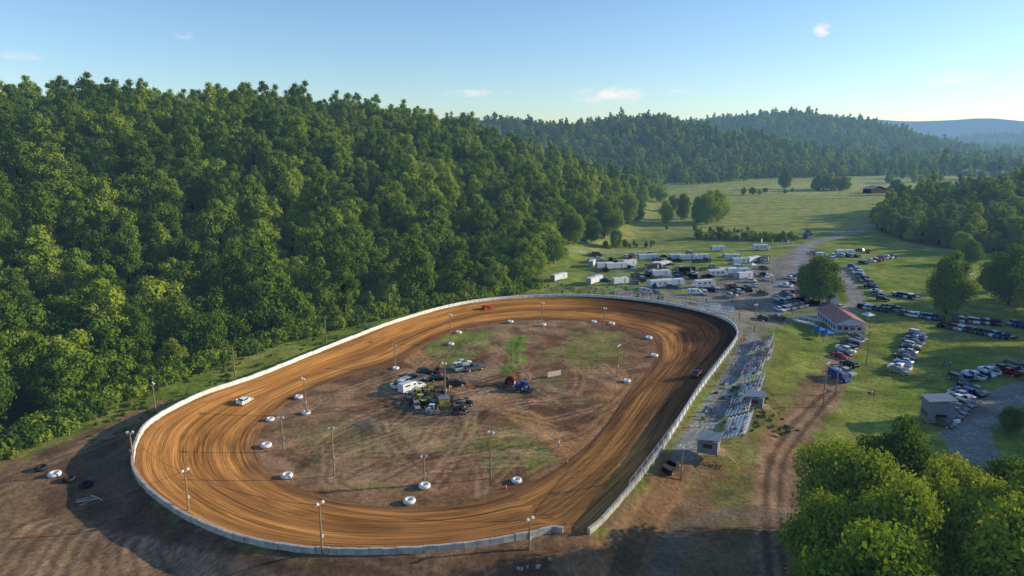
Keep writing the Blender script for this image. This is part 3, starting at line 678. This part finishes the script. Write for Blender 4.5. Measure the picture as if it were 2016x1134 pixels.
def trailer_mesh(L,kind):
    b=B();W,Hh=2.5,2.5
    z0=.55 if kind!='rv' else .5
    if kind=='rv':
        b.prism([(-L/2,.5),(-L/2,3.1),(-L/2+.2,3.25),(L/2-1.2,3.25),(L/2-.2,2.6),(L/2-.6,1.9),(L/2,1.3),(L/2,.5)],-W/2,W/2,0)
        for x in(-L*.3,-.2,L*.2): b.box((x,0,2.1),(1.2,W+.03,.6),1)
        b.box((0,0,1.2),(L*.8,W+.03,.18),4);b.prism([(L/2-.62,1.95),(L/2-.02,1.35),(L/2+.03,1.4),(L/2-.55,2.05)],-W/2+.15,W/2-.15,1)
        b.box((-1,0,3.35),(1.0,.8,.25),0);wheels(b,(-L*.28,L*.33),W,.45,2,3)
    else:
        b.box((0,0,z0+Hh/2),(L,W,Hh),0);b.prism([(L/2,z0),(L/2,z0+Hh-.05),(L/2+.6,z0+Hh-.6),(L/2+.6,z0)],-W/2+.25,W/2-.25,3)
        b.box((0,0,z0+.25),(L+.03,W+.03,.12),4);b.box((L*.25,0,z0+1.2),(.9,W+.04,1.9),3)
        b.beam((L/2+.5,0,.5),(L/2+2,0,.5),.08,2);b.box((0,0,z0+Hh+.1),(.7,.7,.2),3)
        for s in(-1,1): b.box((-L*.05,s*(W/2+.03),.95),(2.2,.12,.12),3)
        b.box((-L/2-.02,0,z0+1.2),(.05,W-.3,2.1),3);wheels(b,(-.5,.5),W,.38,2,3)
    return b.mesh('trailer_%s_%g'%(kind,L),[simple('trailer_white',(.72,.73,.75),.4,0,.08,.6),GLASS,RUB,simple('trailer_trim',(.4,.41,.42),.5),simple('stripe',(.12,.13,.18),.5)],.06)
TM=[trailer_mesh(7,'box'),trailer_mesh(8.5,'box'),trailer_mesh(10,'box')];RV=trailer_mesh(9,'rv')
TD=trailer_mesh(8,'box');TD=TD.copy();TD.materials[0]=simple('trailer_black',(.03,.03,.035),.4)
for k,(u,v,a) in enumerate([(1165,524,1.2),(1190,529,.3),(1212,530,.35),(1238,524,.4),(1100,552,.9),(1170,558,.9),(1220,560,.5),(1285,532,.4),(1300,527,.5),(1298,566,.2),(1325,563,.3),(1386,566,.2),(1330,512,.15),(1352,513,.1),(1375,512,.1),(1412,545,.3),(1432,540,.2),(1452,541,.2),(1455,520,.1),(1482,517,.5),(1505,516,1.0),(1412,495,.1),(1498,493,0),(1662,503,.1),(1465,549,.3),(1350,538,.2),(1275,512,.1),(1440,512,0),(1300,545,.3)]):
    x,y,z=g(u,v);m_=RV if k in(9,11,15,22) else (TD if k in(7,20,25) else TM[k%3])
    obj('motorhome' if m_ is RV else 'enclosed_trailer',m_,(x,y,z+.02),a+random.uniform(-.1,.1))
def canopy(u,v,col,nm):
    b=B();
    for sx in(-1,1):
        for sy in(-1,1): b.beam((sx*1.4,sy*1.4,0),(sx*1.4,sy*1.4,2.2),.03,1,4)
    b.add([(-1.5,-1.5,2.1),(1.5,-1.5,2.1),(1.5,1.5,2.1),(-1.5,1.5,2.1),(-1.5,-1.5,2.35),(1.5,-1.5,2.35),(1.5,1.5,2.35),(-1.5,1.5,2.35),(0,0,3.1)],[(0,1,5,4),(1,2,6,5),(2,3,7,6),(3,0,4,7),(4,5,8),(5,6,8),(6,7,8),(7,4,8)],0)
    x,y,z=g(u,v);obj('canopy_tent',b.mesh('canopy_'+nm,[simple('fabric_'+nm,col,.8),ALU]),(x,y,z),.4)
canopy(1627,668,(.03,.15,.5),'blue');canopy(1612,662,(.03,.15,.5),'blue2');canopy(1708,632,(.8,.8,.8),'white');canopy(1420,540,(.7,.7,.7),'w2');canopy(1480,530,(.8,.8,.8),'w3');canopy(1320,530,(.03,.03,.04),'bk')
def race_car(u,v,rz,c1,c2,nm):
    b=B()
    b.prism([(-2.3,.3),(-2.3,1.0),(-1.9,1.05),(.4,.92),(1.9,.62),(2.4,.35),(2.4,.2),(-1.5,.2)],-.98,.98,0,lambda z:.05 if z>.8 else 0)
    b.prism([(-1.7,1.0),(-1.35,1.38),(.05,1.4),(.35,.93)],-.72,.72,2,lambda z:.1 if z>1.2 else 0)
    b.prism([(-1.5,1.37),(-1.4,1.44),(.0,1.44),(.12,1.38)],-.68,.68,0)
    b.box((-2.35,0,1.2),(.3,1.9,.05),0,0);b.box((-2.42,0,1.28),(.04,1.9,.3),1)
    for s in(-1,1): b.prism([(-2.4,1.0),(-2.45,1.45),(-1.9,1.4),(-1.2,1.02)],s*.96,s*.92,0);b.box((-.5,s*.985,.65),(1.6,.03,.35),1)
    b.box((1.2,0,.85),(.8,.5,.14),1);wheels(b,(-1.5,1.45),1.96,.36,3,4,.3)
    M=[simple('race_'+nm,c1,.35),simple('race2_'+nm,c2,.35),GLASS,RUB,ALU]
    x,y=at_z(u,v,1.2);z=hx(x,y);x,y=at_z(u,v,z);z=hx(x,y)
    c,s=math.cos(rz),math.sin(rz);zl=hx(x-s,y+c);zq=hx(x+s,y-c);zf=hx(x+2*c,y+2*s);zr=hx(x-2*c,y-2*s)
    o=obj('dirt_race_car',b.mesh('race_car_'+nm,M,.03),(x,y,z+.09),rz,.9);o.rotation_euler=(math.atan2(zl-zq,2),-math.atan2(zf-zr,4),rz)
race_car(482,793,math.radians(75),(.8,.8,.8),(.1,.4,.5),'white');race_car(961,607,math.radians(30),(.5,.04,.04),(.4,.08,.06),'red');race_car(1371,741,math.radians(-125),(.04,.04,.05),(.3,.05,.05),'dark')
def infv(u,v,rz,k,c): x,y,z=g(u,v);place_car(x,y,rz,k,c)
infv(806,770,.9,'van','white');infv(818,766,.9,'pickup','white');infv(803,754,.8,'suv','silver');infv(906,725,.5,'suv','white');infv(934,728,.5,'pickup','grey');infv(912,718,.2,'sedan','white');infv(838,737,.4,'suv','black');infv(863,748,.3,'sedan','black');infv(897,760,.4,'suv','black');infv(790,762,.9,'pickup','white');infv(822,750,.9,'pickup','grey');infv(915,730,.4,'pickup','silver')
def utv(u,v,rz,nm,col):
    b=B();b.box((0,0,.75),(2.6,1.3,.35),0,0,.9);b.prism([(.5,.9),(1.3,.75),(1.3,.95),(.6,1.1)],-.6,.6,0);b.box((-.3,0,1.05),(.5,1.1,.5),2)
    for sx,sy in((-.7,-.6),(-.7,.6),(.6,-.6),(.6,.6)): b.beam((sx,sy,.9),(sx*.7,sy*.9,1.9),.04,2,4)
    b.box((-.05,0,1.93),(1.2,1.2,.06),0);b.box((-1.1,0,1.0),(.7,1.2,.25),2)
    wheels(b,(-.95,.95),1.5,.36,1,3);x,y,z=g(u,v)
    obj('utility_buggy',b.mesh('utv_'+nm,[simple('utv_'+nm,col,.4),RUB,simple('black_plastic',(.02,.02,.02),.6),ALU],.02),(x,y,z),rz)
for k,(u,v,c) in enumerate([(825,782,(.4,.45,.05)),(842,785,(.05,.05,.06)),(835,800,(.04,.05,.05)),(850,812,(.6,.6,.6)),(860,790,(.05,.05,.05)),(905,802,(.03,.03,.03)),(912,812,(.04,.04,.05)),(848,776,(.3,.3,.05)),(862,735,(.2,.03,.03)),(898,813,(.1,.1,.1)),(828,792,(.5,.5,.1)),(815,797,(.03,.03,.03)),(890,795,(.03,.03,.04)),(842,770,(.2,.2,.05)),(855,803,(.03,.05,.1)),(808,786,(.2,.2,.2)),(918,800,(.03,.03,.03)),(868,778,(.05,.05,.05)),(820,806,(.3,.3,.3))]):
    utv(u,v,random.uniform(0,6),str(k),c)
def tractor(u,v,rz,col,nm):
    b=B();b.box((.9,0,1.2),(1.9,.9,.8),0,0,.95,.8);b.box((-.5,0,1.7),(1.4,1.3,1.3),2,0,.9);b.box((-.5,0,2.42),(1.6,1.5,.14),0);b.box((-.5,0,1.1),(1.8,1.3,.5),0)
    b.beam((1.2,.3,1.5),(1.2,.3,2.3),.06,1)
    for s in(-1,1):
        b.beam((-.8,s*.75,.85),(-.8,s*1.2,.85),.85,1,16);b.beam((-.8,s*1.15,.85),(-.8,s*1.23,.85),.45,3,10)
        b.beam((1.4,s*.65,.5),(1.4,s*.95,.5),.5,1,12);b.beam((1.4,s*.9,.5),(1.4,s*.98,.5),.25,3,8)
    b.box((-2.6,0,.5),(1.6,2.6,.15),1);b.beam((-1.2,0,.7),(-2.2,0,.55),.08,1)
    for k in range(6): b.beam((-2.6,-1.1+k*.44,.5),(-2.7,-1.1+k*.44,0),.05,1,4)
    x,y,z=g(u,v);obj('farm_tractor',b.mesh('tractor_'+nm,[simple('tractor_'+nm,col,.4),RUB,GLASS,simple('rim_grey',(.5,.5,.48),.5)],.03),(x,y,z),rz)
tractor(1028,768,2.6,(.04,.1,.4),'blue');tractor(1007,756,1.2,(.3,.06,.03),'red')
bb=B();bb.box((0,0,1.1),(2.4,2.2,1.9),0);bb.box((0,0,2.1),(2.6,2.4,.12),1);bb.box((.5,-1.12,1.3),(.8,.04,.7),1)
x,y,z=g(874,799);obj('scale_booth',bb.mesh('scale_booth',[simple('yellow_paint',(.5,.38,.08),.6),GREY]),(x,y,z),.3)
bb=B();bb.box((0,0,.9),(4,.15,1.4),0)
for s in(-1,1): bb.beam((s*1.7,0,0),(s*1.7,0,1.6),.06,1)
x,y,z=g(1091,742);obj('track_sign_board',bb.mesh('sign_board',[simple('board',(.55,.5,.42),.7),WOOD]),(x,y,z),.5)
tb=B()
tb.torus((0,0,.38),.72,.36,0,24,10,1.05);TW=tb.mesh('painted_tyre',[simple('tyre_white',(.78,.77,.74),.6,0,.12,2)]);TW.polygons.foreach_set('use_smooth',[True]*len(TW.polygons))
TBm=TW.copy();TBm.materials[0]=RUB
for u,v in [(588,784),(532,828),(524,880),(565,940),(836,960),(806,990),(1017,949),(1234,752),(1288,702),(1277,667),(1204,639),(1169,635),(1069,641),(1005,635),(903,656),(888,679),(779,727),(603,815)]:
    x,y,z=g(u,v);obj('painted_tractor_tire',TW,(x,y,z+.02),0,random.uniform(.85,1.05))
for u,v in [(82,925),(108,937),(137,947),(170,958)]:
    x,y,z=g(u,v);obj('tractor_tire',TW if u==108 else TBm,(x,y,z),0,1.05)
bb=B()
for k in range(6): bb.box((random.uniform(-1,1),random.uniform(-.8,.8),.08+.09*k),(random.uniform(3,5),.2,.08),0,random.choice([.3,.5,-.5,1.0]))
x,y,z=g(182,985);obj('lumber_pile',bb.mesh('lumber',[simple('pale_lumber',(.5,.42,.3),.8)]),(x,y,z))
bb=B()
for k in range(14): bb.box((random.uniform(-3,3),random.uniform(-2,2),.15),(random.uniform(.3,.7),.3,.3),0,random.uniform(0,3))
for k in range(4): bb.box((-3+k*.9,2.2,.5),(.12,.12,1.4),1)
x,y,z=g(1045,1108);obj('concrete_rubble',bb.mesh('rubble',[CONC,WOOD]),(x,y,z))
# ------------------------------------------------------------ poles
def pole(u,v,vt,lamps,wood=True):
    x,y,z=g(u,v);hh=max(5,top_h(x,y,z,vt));b=B()
    b.beam((0,0,-.5),(0,0,hh),.17,0,8,.11)
    if lamps:
        b.box((0,0,hh-.25),(1.2,.1,.1),1)
        for k in(-.45,.45):
            b.box((k,-.2,hh+.05),(.36,.26,.3),2);b.box((k,-.37,hh+.03),(.3,.04,.24),3)
        b.box((.2,0,hh*.35),(.3,.25,.5),1)
    else:
        b.box((0,0,hh-.5),(1.6,.1,.12),0)
        for k in(-.7,0,.7): b.beam((k,0,hh-.44),(k,0,hh-.25),.04,1,5)
    obj('light_pole' if lamps else 'utility_pole',b.mesh('pole',[WOOD,STEEL,ALU,LAMP]),(x,y,z),random.uniform(0,6.28) if lamps else .5)
    return (x,y,z+hh-.3)
for u,v,vt in [(603,815,745),(558,886,822),(658,937,843),(836,952,898),(966,942,852),(778,724,680),(887,677,620),(1067,642,597),(1189,657,607),(1215,742,680),(877,797,715)]: pole(u,v,vt,True)
A=[pole(u,v,vt,u==307) for u,v,vt in [(307,815,755),(463,747,682),(642,674,622),(768,627,577),(923,592,545)]]
Bq=[pole(u,v,vt,True) for u,v,vt in [(262,905,852),(372,1008,925),(635,1092,990),(1042,1082,1027)]]
D=[pole(u,v,vt,True) for u,v,vt in [(1341,945,880),(1620,800,715),(1645,778,727),(1485,655,600),(1360,600,560),(1097,590,555),(1455,640,590),(1705,720,650)]]
b=B()
def wire(p,q,sag=1.0):
    pts=[(p[0]+(q[0]-p[0])*t,p[1]+(q[1]-p[1])*t,p[2]+(q[2]-p[2])*t-4*sag*t*(1-t)) for t in np.linspace(0,1,9)]
    for a,c in zip(pts[:-1],pts[1:]): b.beam(a,c,.03,0,3)
for L_ in (A,Bq):
    for p,q_ in zip(L_[:-1],L_[1:]): wire(p,q_,1.2)
wire(A[0],Bq[0]);wire(Bq[0],(-95,75,9));wire(Bq[1],(-95,60,9));wire(D[0],D[1],1.5);wire(D[1],D[7],1);wire(D[3],D[6],.5);wire(D[4],D[6]);wire(D[7],(190,175,11),2);wire(D[2],(190,160,11),2)
obj('power_lines',b.mesh('power_lines',[RUB]))
# ------------------------------------------------------------ people
def person_mesh(name,pose,shirt,pants):
    V=[(0,0,.95),(0,0,1.15),(0,0,1.42),(0,0,1.52),(0,.02,1.66),(0,0,1.76)]
    Rr=[.15,.14,.16,.06,.1,.07];E=[(0,1),(1,2),(2,3),(3,4),(4,5)]
    def chain(root,pts,rs):
        p=root
        for q,r in zip(pts,rs): V.append(q);Rr.append(r);E.append((p,len(V)-1));p=len(V)-1
    for s in(-1,1):
        if pose=='sit':
            chain(0,[(s*.1,.05,.92),(s*.12,.45,.93),(s*.12,.5,.5),(s*.12,.62,.46)],[.09,.075,.05,.045]);chain(2,[(s*.2,0,1.4),(s*.25,.12,1.15),(s*.16,.34,1.05),(s*.13,.42,1.03)],[.06,.05,.04,.035])
        else:
            chain(0,[(s*.1,0,.86),(s*.12,.03,.5),(s*.13,-.02,.08),(s*.13,.14,.04)],[.1,.07,.05,.045]);chain(2,[(s*.2,0,1.4),(s*.27,.0,1.13),(s*.27,.1,.88),(s*.26,.13,.78)],[.06,.05,.04,.035])
    me=bpy.data.meshes.new(name+'_s');me.from_pydata(V,E,[]);o=bpy.data.objects.new(name,me);bpy.context.scene.collection.objects.link(o)
    md=o.modifiers.new('s','SKIN')
    for k,r in enumerate(Rr): me.skin_vertices[0].data[k].radius=(r,r)
    me.skin_vertices[0].data[0].use_root=True;o.modifiers.new('sub','SUBSURF').levels=1
    dg=bpy.context.evaluated_depsgraph_get();m2=bpy.data.meshes.new_from_object(o.evaluated_get(dg));bpy.data.objects.remove(o)
    m2.name=name;m2.materials.clear()
    for mt in[simple('skin',(.45,.27,.19),.6),shirt,pants,simple('hair',(.05,.035,.02),.8)]: m2.materials.append(mt)
    for p in m2.polygons:
        c=p.center;p.use_smooth=True
        if c.z>1.68 or (c.z>1.58 and c.y<-.02): p.material_index=3
        elif c.z>1.47: p.material_index=0
        elif c.z>.98 and abs(c.x)<.33: p.material_index=1 if c.z>1.12 or abs(c.x)<.17 else 0
        else: p.material_index=0 if abs(c.x)>.21 else 2
    if pose=='sit':
        for v in m2.vertices: v.co.z-=.45
    return m2
SH=[simple('shirt_%d'%k,c,.8) for k,c in enumerate([(.78,.78,.78),(.55,.05,.05),(.05,.13,.45),(.05,.05,.055),(.55,.55,.6),(.6,.35,.1),(.1,.35,.15),(.7,.45,.5)])]
PT=[simple('jeans',(.06,.10,.2),.8),simple('khaki',(.36,.3,.2),.8)]
ST=[person_mesh('standing_%d'%k,'stand',SH[k],PT[k%2]) for k in range(8)];SI=[person_mesh('sitting_%d'%k,'sit',SH[k],PT[k%2]) for k in range(8)]
for u,v in [(1100,881),(1858,722),(1870,722),(1005,757),(1040,752),(930,800),(1545,645),(1556,640),(1502,640),(1440,600),(1447,604),(1380,603),(1390,606),(1398,604),(1610,655),(1640,668),(1605,650),(1700,660),(1712,650),(1680,700),(1440,735),(1455,700),(1425,760),(1390,820),(1715,780),(1720,785),(1710,783),(1480,560),(1520,560),(1500,600),(1510,610),(1525,600),(1560,620),(1250,560),(1355,560),(870,745),(885,770),(1390,596),(1408,606),(1416,608),(1425,612),(1462,690),(1448,718),(1412,790),(1500,645),(1530,655),(1570,640),(1585,650),(1620,675),(1650,680),(1520,665),(1535,700),(1510,720),(1498,760),(1400,812),(1378,842),(1468,672)]:
    x,y,z=g(u,v);obj('person',ST[random.randint(0,7)],(x,y,z),random.uniform(0,6.28))
# ------------------------------------------------------------ bleachers
def bleacher(L,rows=7):
    b=B()
    for r in range(rows):
        y=r*.75;z=.45+r*.36
        b.box((0,y,z),(L,.3,.05),0)
        if r: b.box((0,y-.34,z-.36),(L,.26,.04),0)
    n=int(L/2)
    for k in range(n+1):
        x=-L/2+.1+k*(L-.2)/n;yt=(rows-1)*.75;zt=.45+(rows-1)*.36
        b.beam((x,-.4,.1),(x,yt,zt-.1),.05,1,4);b.beam((x,yt+.15,0),(x,yt+.15,zt+1.0),.05,1,4);b.beam((x,yt/2,0),(x,yt/2,zt/2),.05,1,4);b.beam((x,-.3,0),(x,yt,.1),.04,1,4)
    for z in(.5,1.0): b.beam((-L/2,(rows-1)*.75+.15,.45+(rows-1)*.36+z),(L/2,(rows-1)*.75+.15,.45+(rows-1)*.36+z),.035,1,4)
    for s in(-1,1):
        b.beam((s*L/2,0,1.3),(s*L/2,(rows-1)*.75,1.3+(rows-1)*.36),.035,1,4);
        for r in(0,3,6): b.beam((s*L/2,r*.75,.4+r*.36),(s*L/2,r*.75,1.3+r*.36),.03,1,4)
    return b.mesh('bleacher',[ALU,STEEL])
BM=bleacher(12.5);a0=g(1414,868);a1=g(1492,672);rb=math.atan2(a1[1]-a0[1],a1[0]-a0[0])
nb=6;tot=math.hypot(a1[0]-a0[0],a1[1]-a0[1]);th=rb+math.pi
if (-math.sin(th))*(cen[0]-a0[0])+math.cos(th)*(cen[1]-a0[1])>0: th=rb
c,s=math.cos(th),math.sin(th)
for k in range(nb):
    t=(k+.5)/nb;off=(-.5 if k%2 else .5);x=a0[0]+(a1[0]-a0[0])*t-s*off;y=a0[1]+(a1[1]-a0[1])*t+c*off;z=h1(x,y)
    fac=tot/nb/12.5*.95
    obj('bleachers',BM,(x,y,z),th,(fac,1,1))
    used=set()
    for q_ in range(16+int(k*12)):
        r=random.randint(0,6);sl=random.randint(-9,9)
        if (r,sl) in used: continue
        used.add((r,sl));lx=sl*.62*fac;ly=r*.75;lz=.45+r*.36+.02
        obj('seated_person',SI[random.randint(0,7)],(x+lx*c-ly*s,y+lx*s+ly*c,z+lz-.4),th+math.pi+random.uniform(-.3,.3))
BM2=bleacher(8,5)
for u,v,r in [(1590,640,2.2),(1600,632,2.2),(1395,612,-.3),(1420,618,-.35)]:
    x,y,z=g(u,v);obj('bleachers',BM2,(x,y,z),r)
# ------------------------------------------------------------ booths and buildings
def booth(u,v,rz,W=4,Dp=3.2,wall_=2.4,leg=1.6,nm='announcer_booth'):
    b=B()
    for sx in(-1,1):
        for sy in(-1,1): b.box((sx*(W/2-.1),sy*(Dp/2-.1),leg/2-.2),(.16,.16,leg+.4),1)
    b.box((0,0,leg+.06),(W+.1,Dp+.1,.14),1)
    b.box((0,0,leg+.13+wall_/2),(W,Dp,wall_),0)
    b.prism([(-W/2-.35,leg+wall_+.05),(-W/2-.35,leg+wall_+.2),(W/2+.35,leg+wall_+.75),(W/2+.35,leg+wall_+.6)],-Dp/2-.35,Dp/2+.35,2)
    b.box((-W/2-.02,0,leg+1.5),(.06,Dp*.75,.9),3);b.box((0,-Dp/2-.02,leg+1.5),(W*.45,.06,.8),3);b.box((W/2+.02,.5,leg+1.15),(.05,.85,1.95),1)
    b.box((W/2+.75,0,leg+.06),(1.4,Dp,.1),1)
    for k in range(6): b.box((W/2+1.55+k*.3,0,leg-.15-k*leg/6.5),(.3,1.0,.06),1)
    for s in(-.5,.5):
        b.beam((W/2+1.4,s,leg),(W/2+3.3,s,.05),.06,1,4);b.beam((W/2+1.4,s,leg+.95),(W/2+3.3,s,.95),.04,1,4);b.beam((W/2+3.3,s,0),(W/2+3.3,s,.95),.05,1,4);b.beam((W/2+1.4,s,0),(W/2+1.4,s,leg+.95),.05,1,4)
    x,y,z=g(u,v);obj(nm,b.mesh(nm,[GREY,DWOOD,ROOFG,GLASS]),(x,y,z),rz)
booth(1484,812,rb-math.pi/2,3.6,3.2,2.3,1.6);booth(1394,900,rb-math.pi/2,3.6,3.4,2.4,1.4);booth(1842,830,-.15,5,4.0,4.6,.5,'control_tower')
def gable(u,v,rz,W,L,h,rh,nm,wallm,roofm,doors=True):
    b=B();b.box((0,0,h/2),(W,L,h),0)
    b.add([(-W/2,-L/2,h),(W/2,-L/2,h),(0,-L/2,h+rh),(-W/2,L/2,h),(W/2,L/2,h),(0,L/2,h+rh)],[(0,1,2),(5,4,3)],0)
    e=.5
    for s in(-1,1):
        b.add([(0,-L/2-e,h+rh+.12),(0,L/2+e,h+rh+.12),(s*(W/2+e),L/2+e,h-rh*e*2/W+.12),(s*(W/2+e),-L/2-e,h-rh*e*2/W+.12),(0,-L/2-e,h+rh+.02),(0,L/2+e,h+rh+.02),(s*(W/2+e),L/2+e,h-rh*e*2/W+.02),(s*(W/2+e),-L/2-e,h-rh*e*2/W+.02)],[(0,1,2,3),(7,6,5,4),(0,3,7,4),(1,5,6,2),(3,2,6,7)],1)
        for k in range(int(L/1.2)): 
            y=-L/2+.6+k*1.2;b.beam((0,y,h+rh+.14),(s*(W/2+e),y,h-rh*e*2/W+.14),.04,1,3)
    if doors:
        for k in range(int(W/2)): b.box((-W/2+1+k*2,-L/2-.03,1.5),(1.2,.08,1.1),2)
        for k in range(int(L/2.6)):
            for s in(-1,1): b.box((s*(W/2+.03),-L/2+1.4+k*2.6,1.45),(.08,1.3,1.2),2)
        b.box((0,-L/2-.9,2.4),(W,1.8,.08),1)
        for s in(-1,0,1): b.beam((s*(W/2-.1),-L/2-1.7,0),(s*(W/2-.1),-L/2-1.7,2.4),.06,3,4)
    x,y,z=g(u,v);obj(nm,b.mesh(nm,[wallm,roofm,simple('dark_blue_panel',(.05,.09,.16),.5),WHITE]),(x,y,z),rz)
gable(1654,640,-.12,9,19,3.2,1.8,'concession_building',simple('white_siding',(.6,.64,.7),.6),simple('faded_red_roof',(.5,.24,.18),.55,.1,.12,1))
gable(1638,598,-.1,3,5,2.6,.8,'small_shed',simple('white_siding2',(.65,.65,.62),.6),ROOFG,False);gable(1722,380,.3,22,12,5,3,'farm_barn',simple('barn_wall',(.08,.09,.11),.7),simple('barn_roof',(.35,.38,.42),.5),False)
gable(1916,345,.2,40,25,6,4,'farm_barn',simple('barn_wall2',(.5,.5,.5),.7),simple('barn_roof2',(.5,.52,.55),.5),False);gable(1590,470,.3,4,4,3,1,'ticket_booth',GREY,ROOFG,False)
for k,(u,v) in enumerate([(1500,482),(1520,483),(1540,484),(1553,484),(1562,486)]):
    b=B();b.beam((0,0,0),(0,0,3.6),.05,1,5);b.add([(0,0,1.2),(.9,.05,1.5),(1.0,0,3.2),(.5,.05,3.6),(0,0,3.6)],[(0,1,2,3,4)],0);x,y,z=g(u,v);obj('feather_flag',b.mesh('flag%d'%k,[WHITE,STEEL]),(x,y,z),random.uniform(0,6))
b=B();b.box((0,0,.03),(.4,.4,.06),0);b.beam((0,0,.05),(0,0,.75),.16,0,10,.03);b.beam((0,0,.35),(0,0,.5),.112,1,10,.085);CM=b.mesh('cone',[simple('cone_orange',(.7,.12,.02),.5),WHITE])
for u,v in[(996,962),(1117,912),(1050,792)]: x,y,z=g(u,v);obj('traffic_cone',CM,(x,y,z),0,1.2)
b=B();P=spline(gp([(1080,577),(1180,570),(1300,580),(1400,596)]),40,False)
for p in P: b.beam((p[0],p[1],0),(p[0],p[1],1.8),.05,0,4)
for p,q_ in zip(P[:-1],P[1:]):
    for z in(.4,.9,1.3,1.75): b.beam((p[0],p[1],z),(q_[0],q_[1],z),.02,0,3)
obj('pit_fence',b.mesh('pit_fence',[STEEL]),(0,0,.3))
# ------------------------------------------------------------ light & sky
ELEV=math.radians(17);AZ=math.radians(80) # clockwise from +Y
sd=Vector((math.cos(ELEV)*math.sin(AZ),math.cos(ELEV)*math.cos(AZ),math.sin(ELEV)))
L=bpy.data.lights.new('sun','SUN');L.energy=5;L.angle=math.radians(.5);L.color=(1,.87,.62)
so=bpy.data.objects.new('sun',L);so.rotation_euler=sd.to_track_quat('Z','Y').to_euler();bpy.context.scene.collection.objects.link(so)
w=bpy.data.worlds.new('World');bpy.context.scene.world=w;w.use_nodes=True;nt=w.node_tree;nt.nodes.clear()
sky=N(nt,'ShaderNodeTexSky',sky_type='NISHITA');sky.sun_disc=False;sky.sun_elevation=ELEV;sky.sun_rotation=AZ;sky.air_density=1;sky.dust_density=.3;sky.ozone_density=2.3;sky.altitude=200
bg=N(nt,'ShaderNodeBackground');bg.inputs[1].default_value=.145
tc=N(nt,'ShaderNodeTexCoord')
no=N(nt,'ShaderNodeTexNoise');no.inputs['Scale'].default_value=30;no.inputs['Detail'].default_value=7;no.inputs['Roughness'].default_value=.6
mp=N(nt,'ShaderNodeMapping');mp.inputs['Scale'].default_value=(1,1,2.6);nt.links.new(tc.outputs['Generated'],mp.inputs[0]);nt.links.new(mp.outputs[0],no.inputs[0])
acc=None
for u,v,wx,wz,st in [(1200,188,.055,.015,1.5),(935,184,.06,.006,1.0),(1875,153,.04,.009,1.2),(1619,58,.012,.010,2.2),(40,110,.035,.006,.5),(361,68,.012,.009,.7),(1470,166,.03,.004,.5),(1945,60,.02,.004,.5),(1340,180,.02,.004,.6),(20,145,.03,.008,.35)]:
    d=Vector(ray(u,v)).normalized();rt=Vector((d.y,-d.x,0)).normalized();up=rt.cross(d)
    def dot(vec,wd):
        n=N(nt,'ShaderNodeVectorMath',operation='DOT_PRODUCT');nt.links.new(tc.outputs['Generated'],n.inputs[0]);n.inputs[1].default_value=tuple(vec/wd);o=N(nt,'ShaderNodeMath',operation='SUBTRACT');nt.links.new(n.outputs['Value'],o.inputs[0]);o.inputs[1].default_value=d.dot(vec)/wd
        q=N(nt,'ShaderNodeMath',operation='POWER');ab=N(nt,'ShaderNodeMath',operation='ABSOLUTE');nt.links.new(o.outputs[0],ab.inputs[0]);nt.links.new(ab.outputs[0],q.inputs[0]);q.inputs[1].default_value=2;return q
    a=dot(rt,wx);b2=dot(up,wz);s_=N(nt,'ShaderNodeMath',operation='ADD');nt.links.new(a.outputs[0],s_.inputs[0]);nt.links.new(b2.outputs[0],s_.inputs[1])
    f=N(nt,'ShaderNodeMapRange');f.inputs[1].default_value=0;f.inputs[2].default_value=1;f.inputs[3].default_value=st;f.inputs[4].default_value=0;nt.links.new(s_.outputs[0],f.inputs[0])
    if acc is None: acc=f.outputs[0]
    else:
        mxx=N(nt,'ShaderNodeMath',operation='MAXIMUM');nt.links.new(acc,mxx.inputs[0]);nt.links.new(f.outputs[0],mxx.inputs[1]);acc=mxx.outputs[0]
nr=N(nt,'ShaderNodeMapRange');nr.inputs[1].default_value=.42;nr.inputs[2].default_value=.62;nt.links.new(no.outputs[0],nr.inputs[0])
mu=N(nt,'ShaderNodeMath',operation='MULTIPLY');nt.links.new(acc,mu.inputs[0]);nt.links.new(nr.outputs[0],mu.inputs[1])
mu2=N(nt,'ShaderNodeMath',operation='MULTIPLY');nt.links.new(mu.outputs[0],mu2.inputs[0]);mu2.inputs[1].default_value=.7;mu2.use_clamp=True
tint=N(nt,'ShaderNodeMixRGB',blend_type='MULTIPLY');tint.inputs[0].default_value=1;tint.inputs[2].default_value=(.98,1.12,1.3,1);nt.links.new(sky.outputs[0],tint.inputs[1])
mx=N(nt,'ShaderNodeMixRGB');mx.inputs[2].default_value=(6.6,6.4,6.4,1);nt.links.new(mu2.outputs[0],mx.inputs[0]);nt.links.new(tint.outputs[0],mx.inputs[1])
nt.links.new(mx.outputs[0],bg.inputs[0]);wo=N(nt,'ShaderNodeOutputWorld');nt.links.new(bg.outputs[0],wo.inputs[0])
for m_ in bpy.data.materials:
    try: m_.cycles.emission_sampling='NONE'
    except Exception: pass
cam=bpy.data.cameras.new('camera');cam.sensor_width=36;cam.lens=24;cam.clip_start=1;cam.clip_end=40000
co_=bpy.data.objects.new('camera',cam);co_.location=(0,0,CAMH);co_.rotation_euler=(math.radians(90)-PITCH,0,0);bpy.context.scene.collection.objects.link(co_);bpy.context.scene.camera=co_
s=bpy.context.scene.view_settings;s.view_transform='Standard';s.look='None';s.exposure=0
print('objects',len(bpy.data.objects))
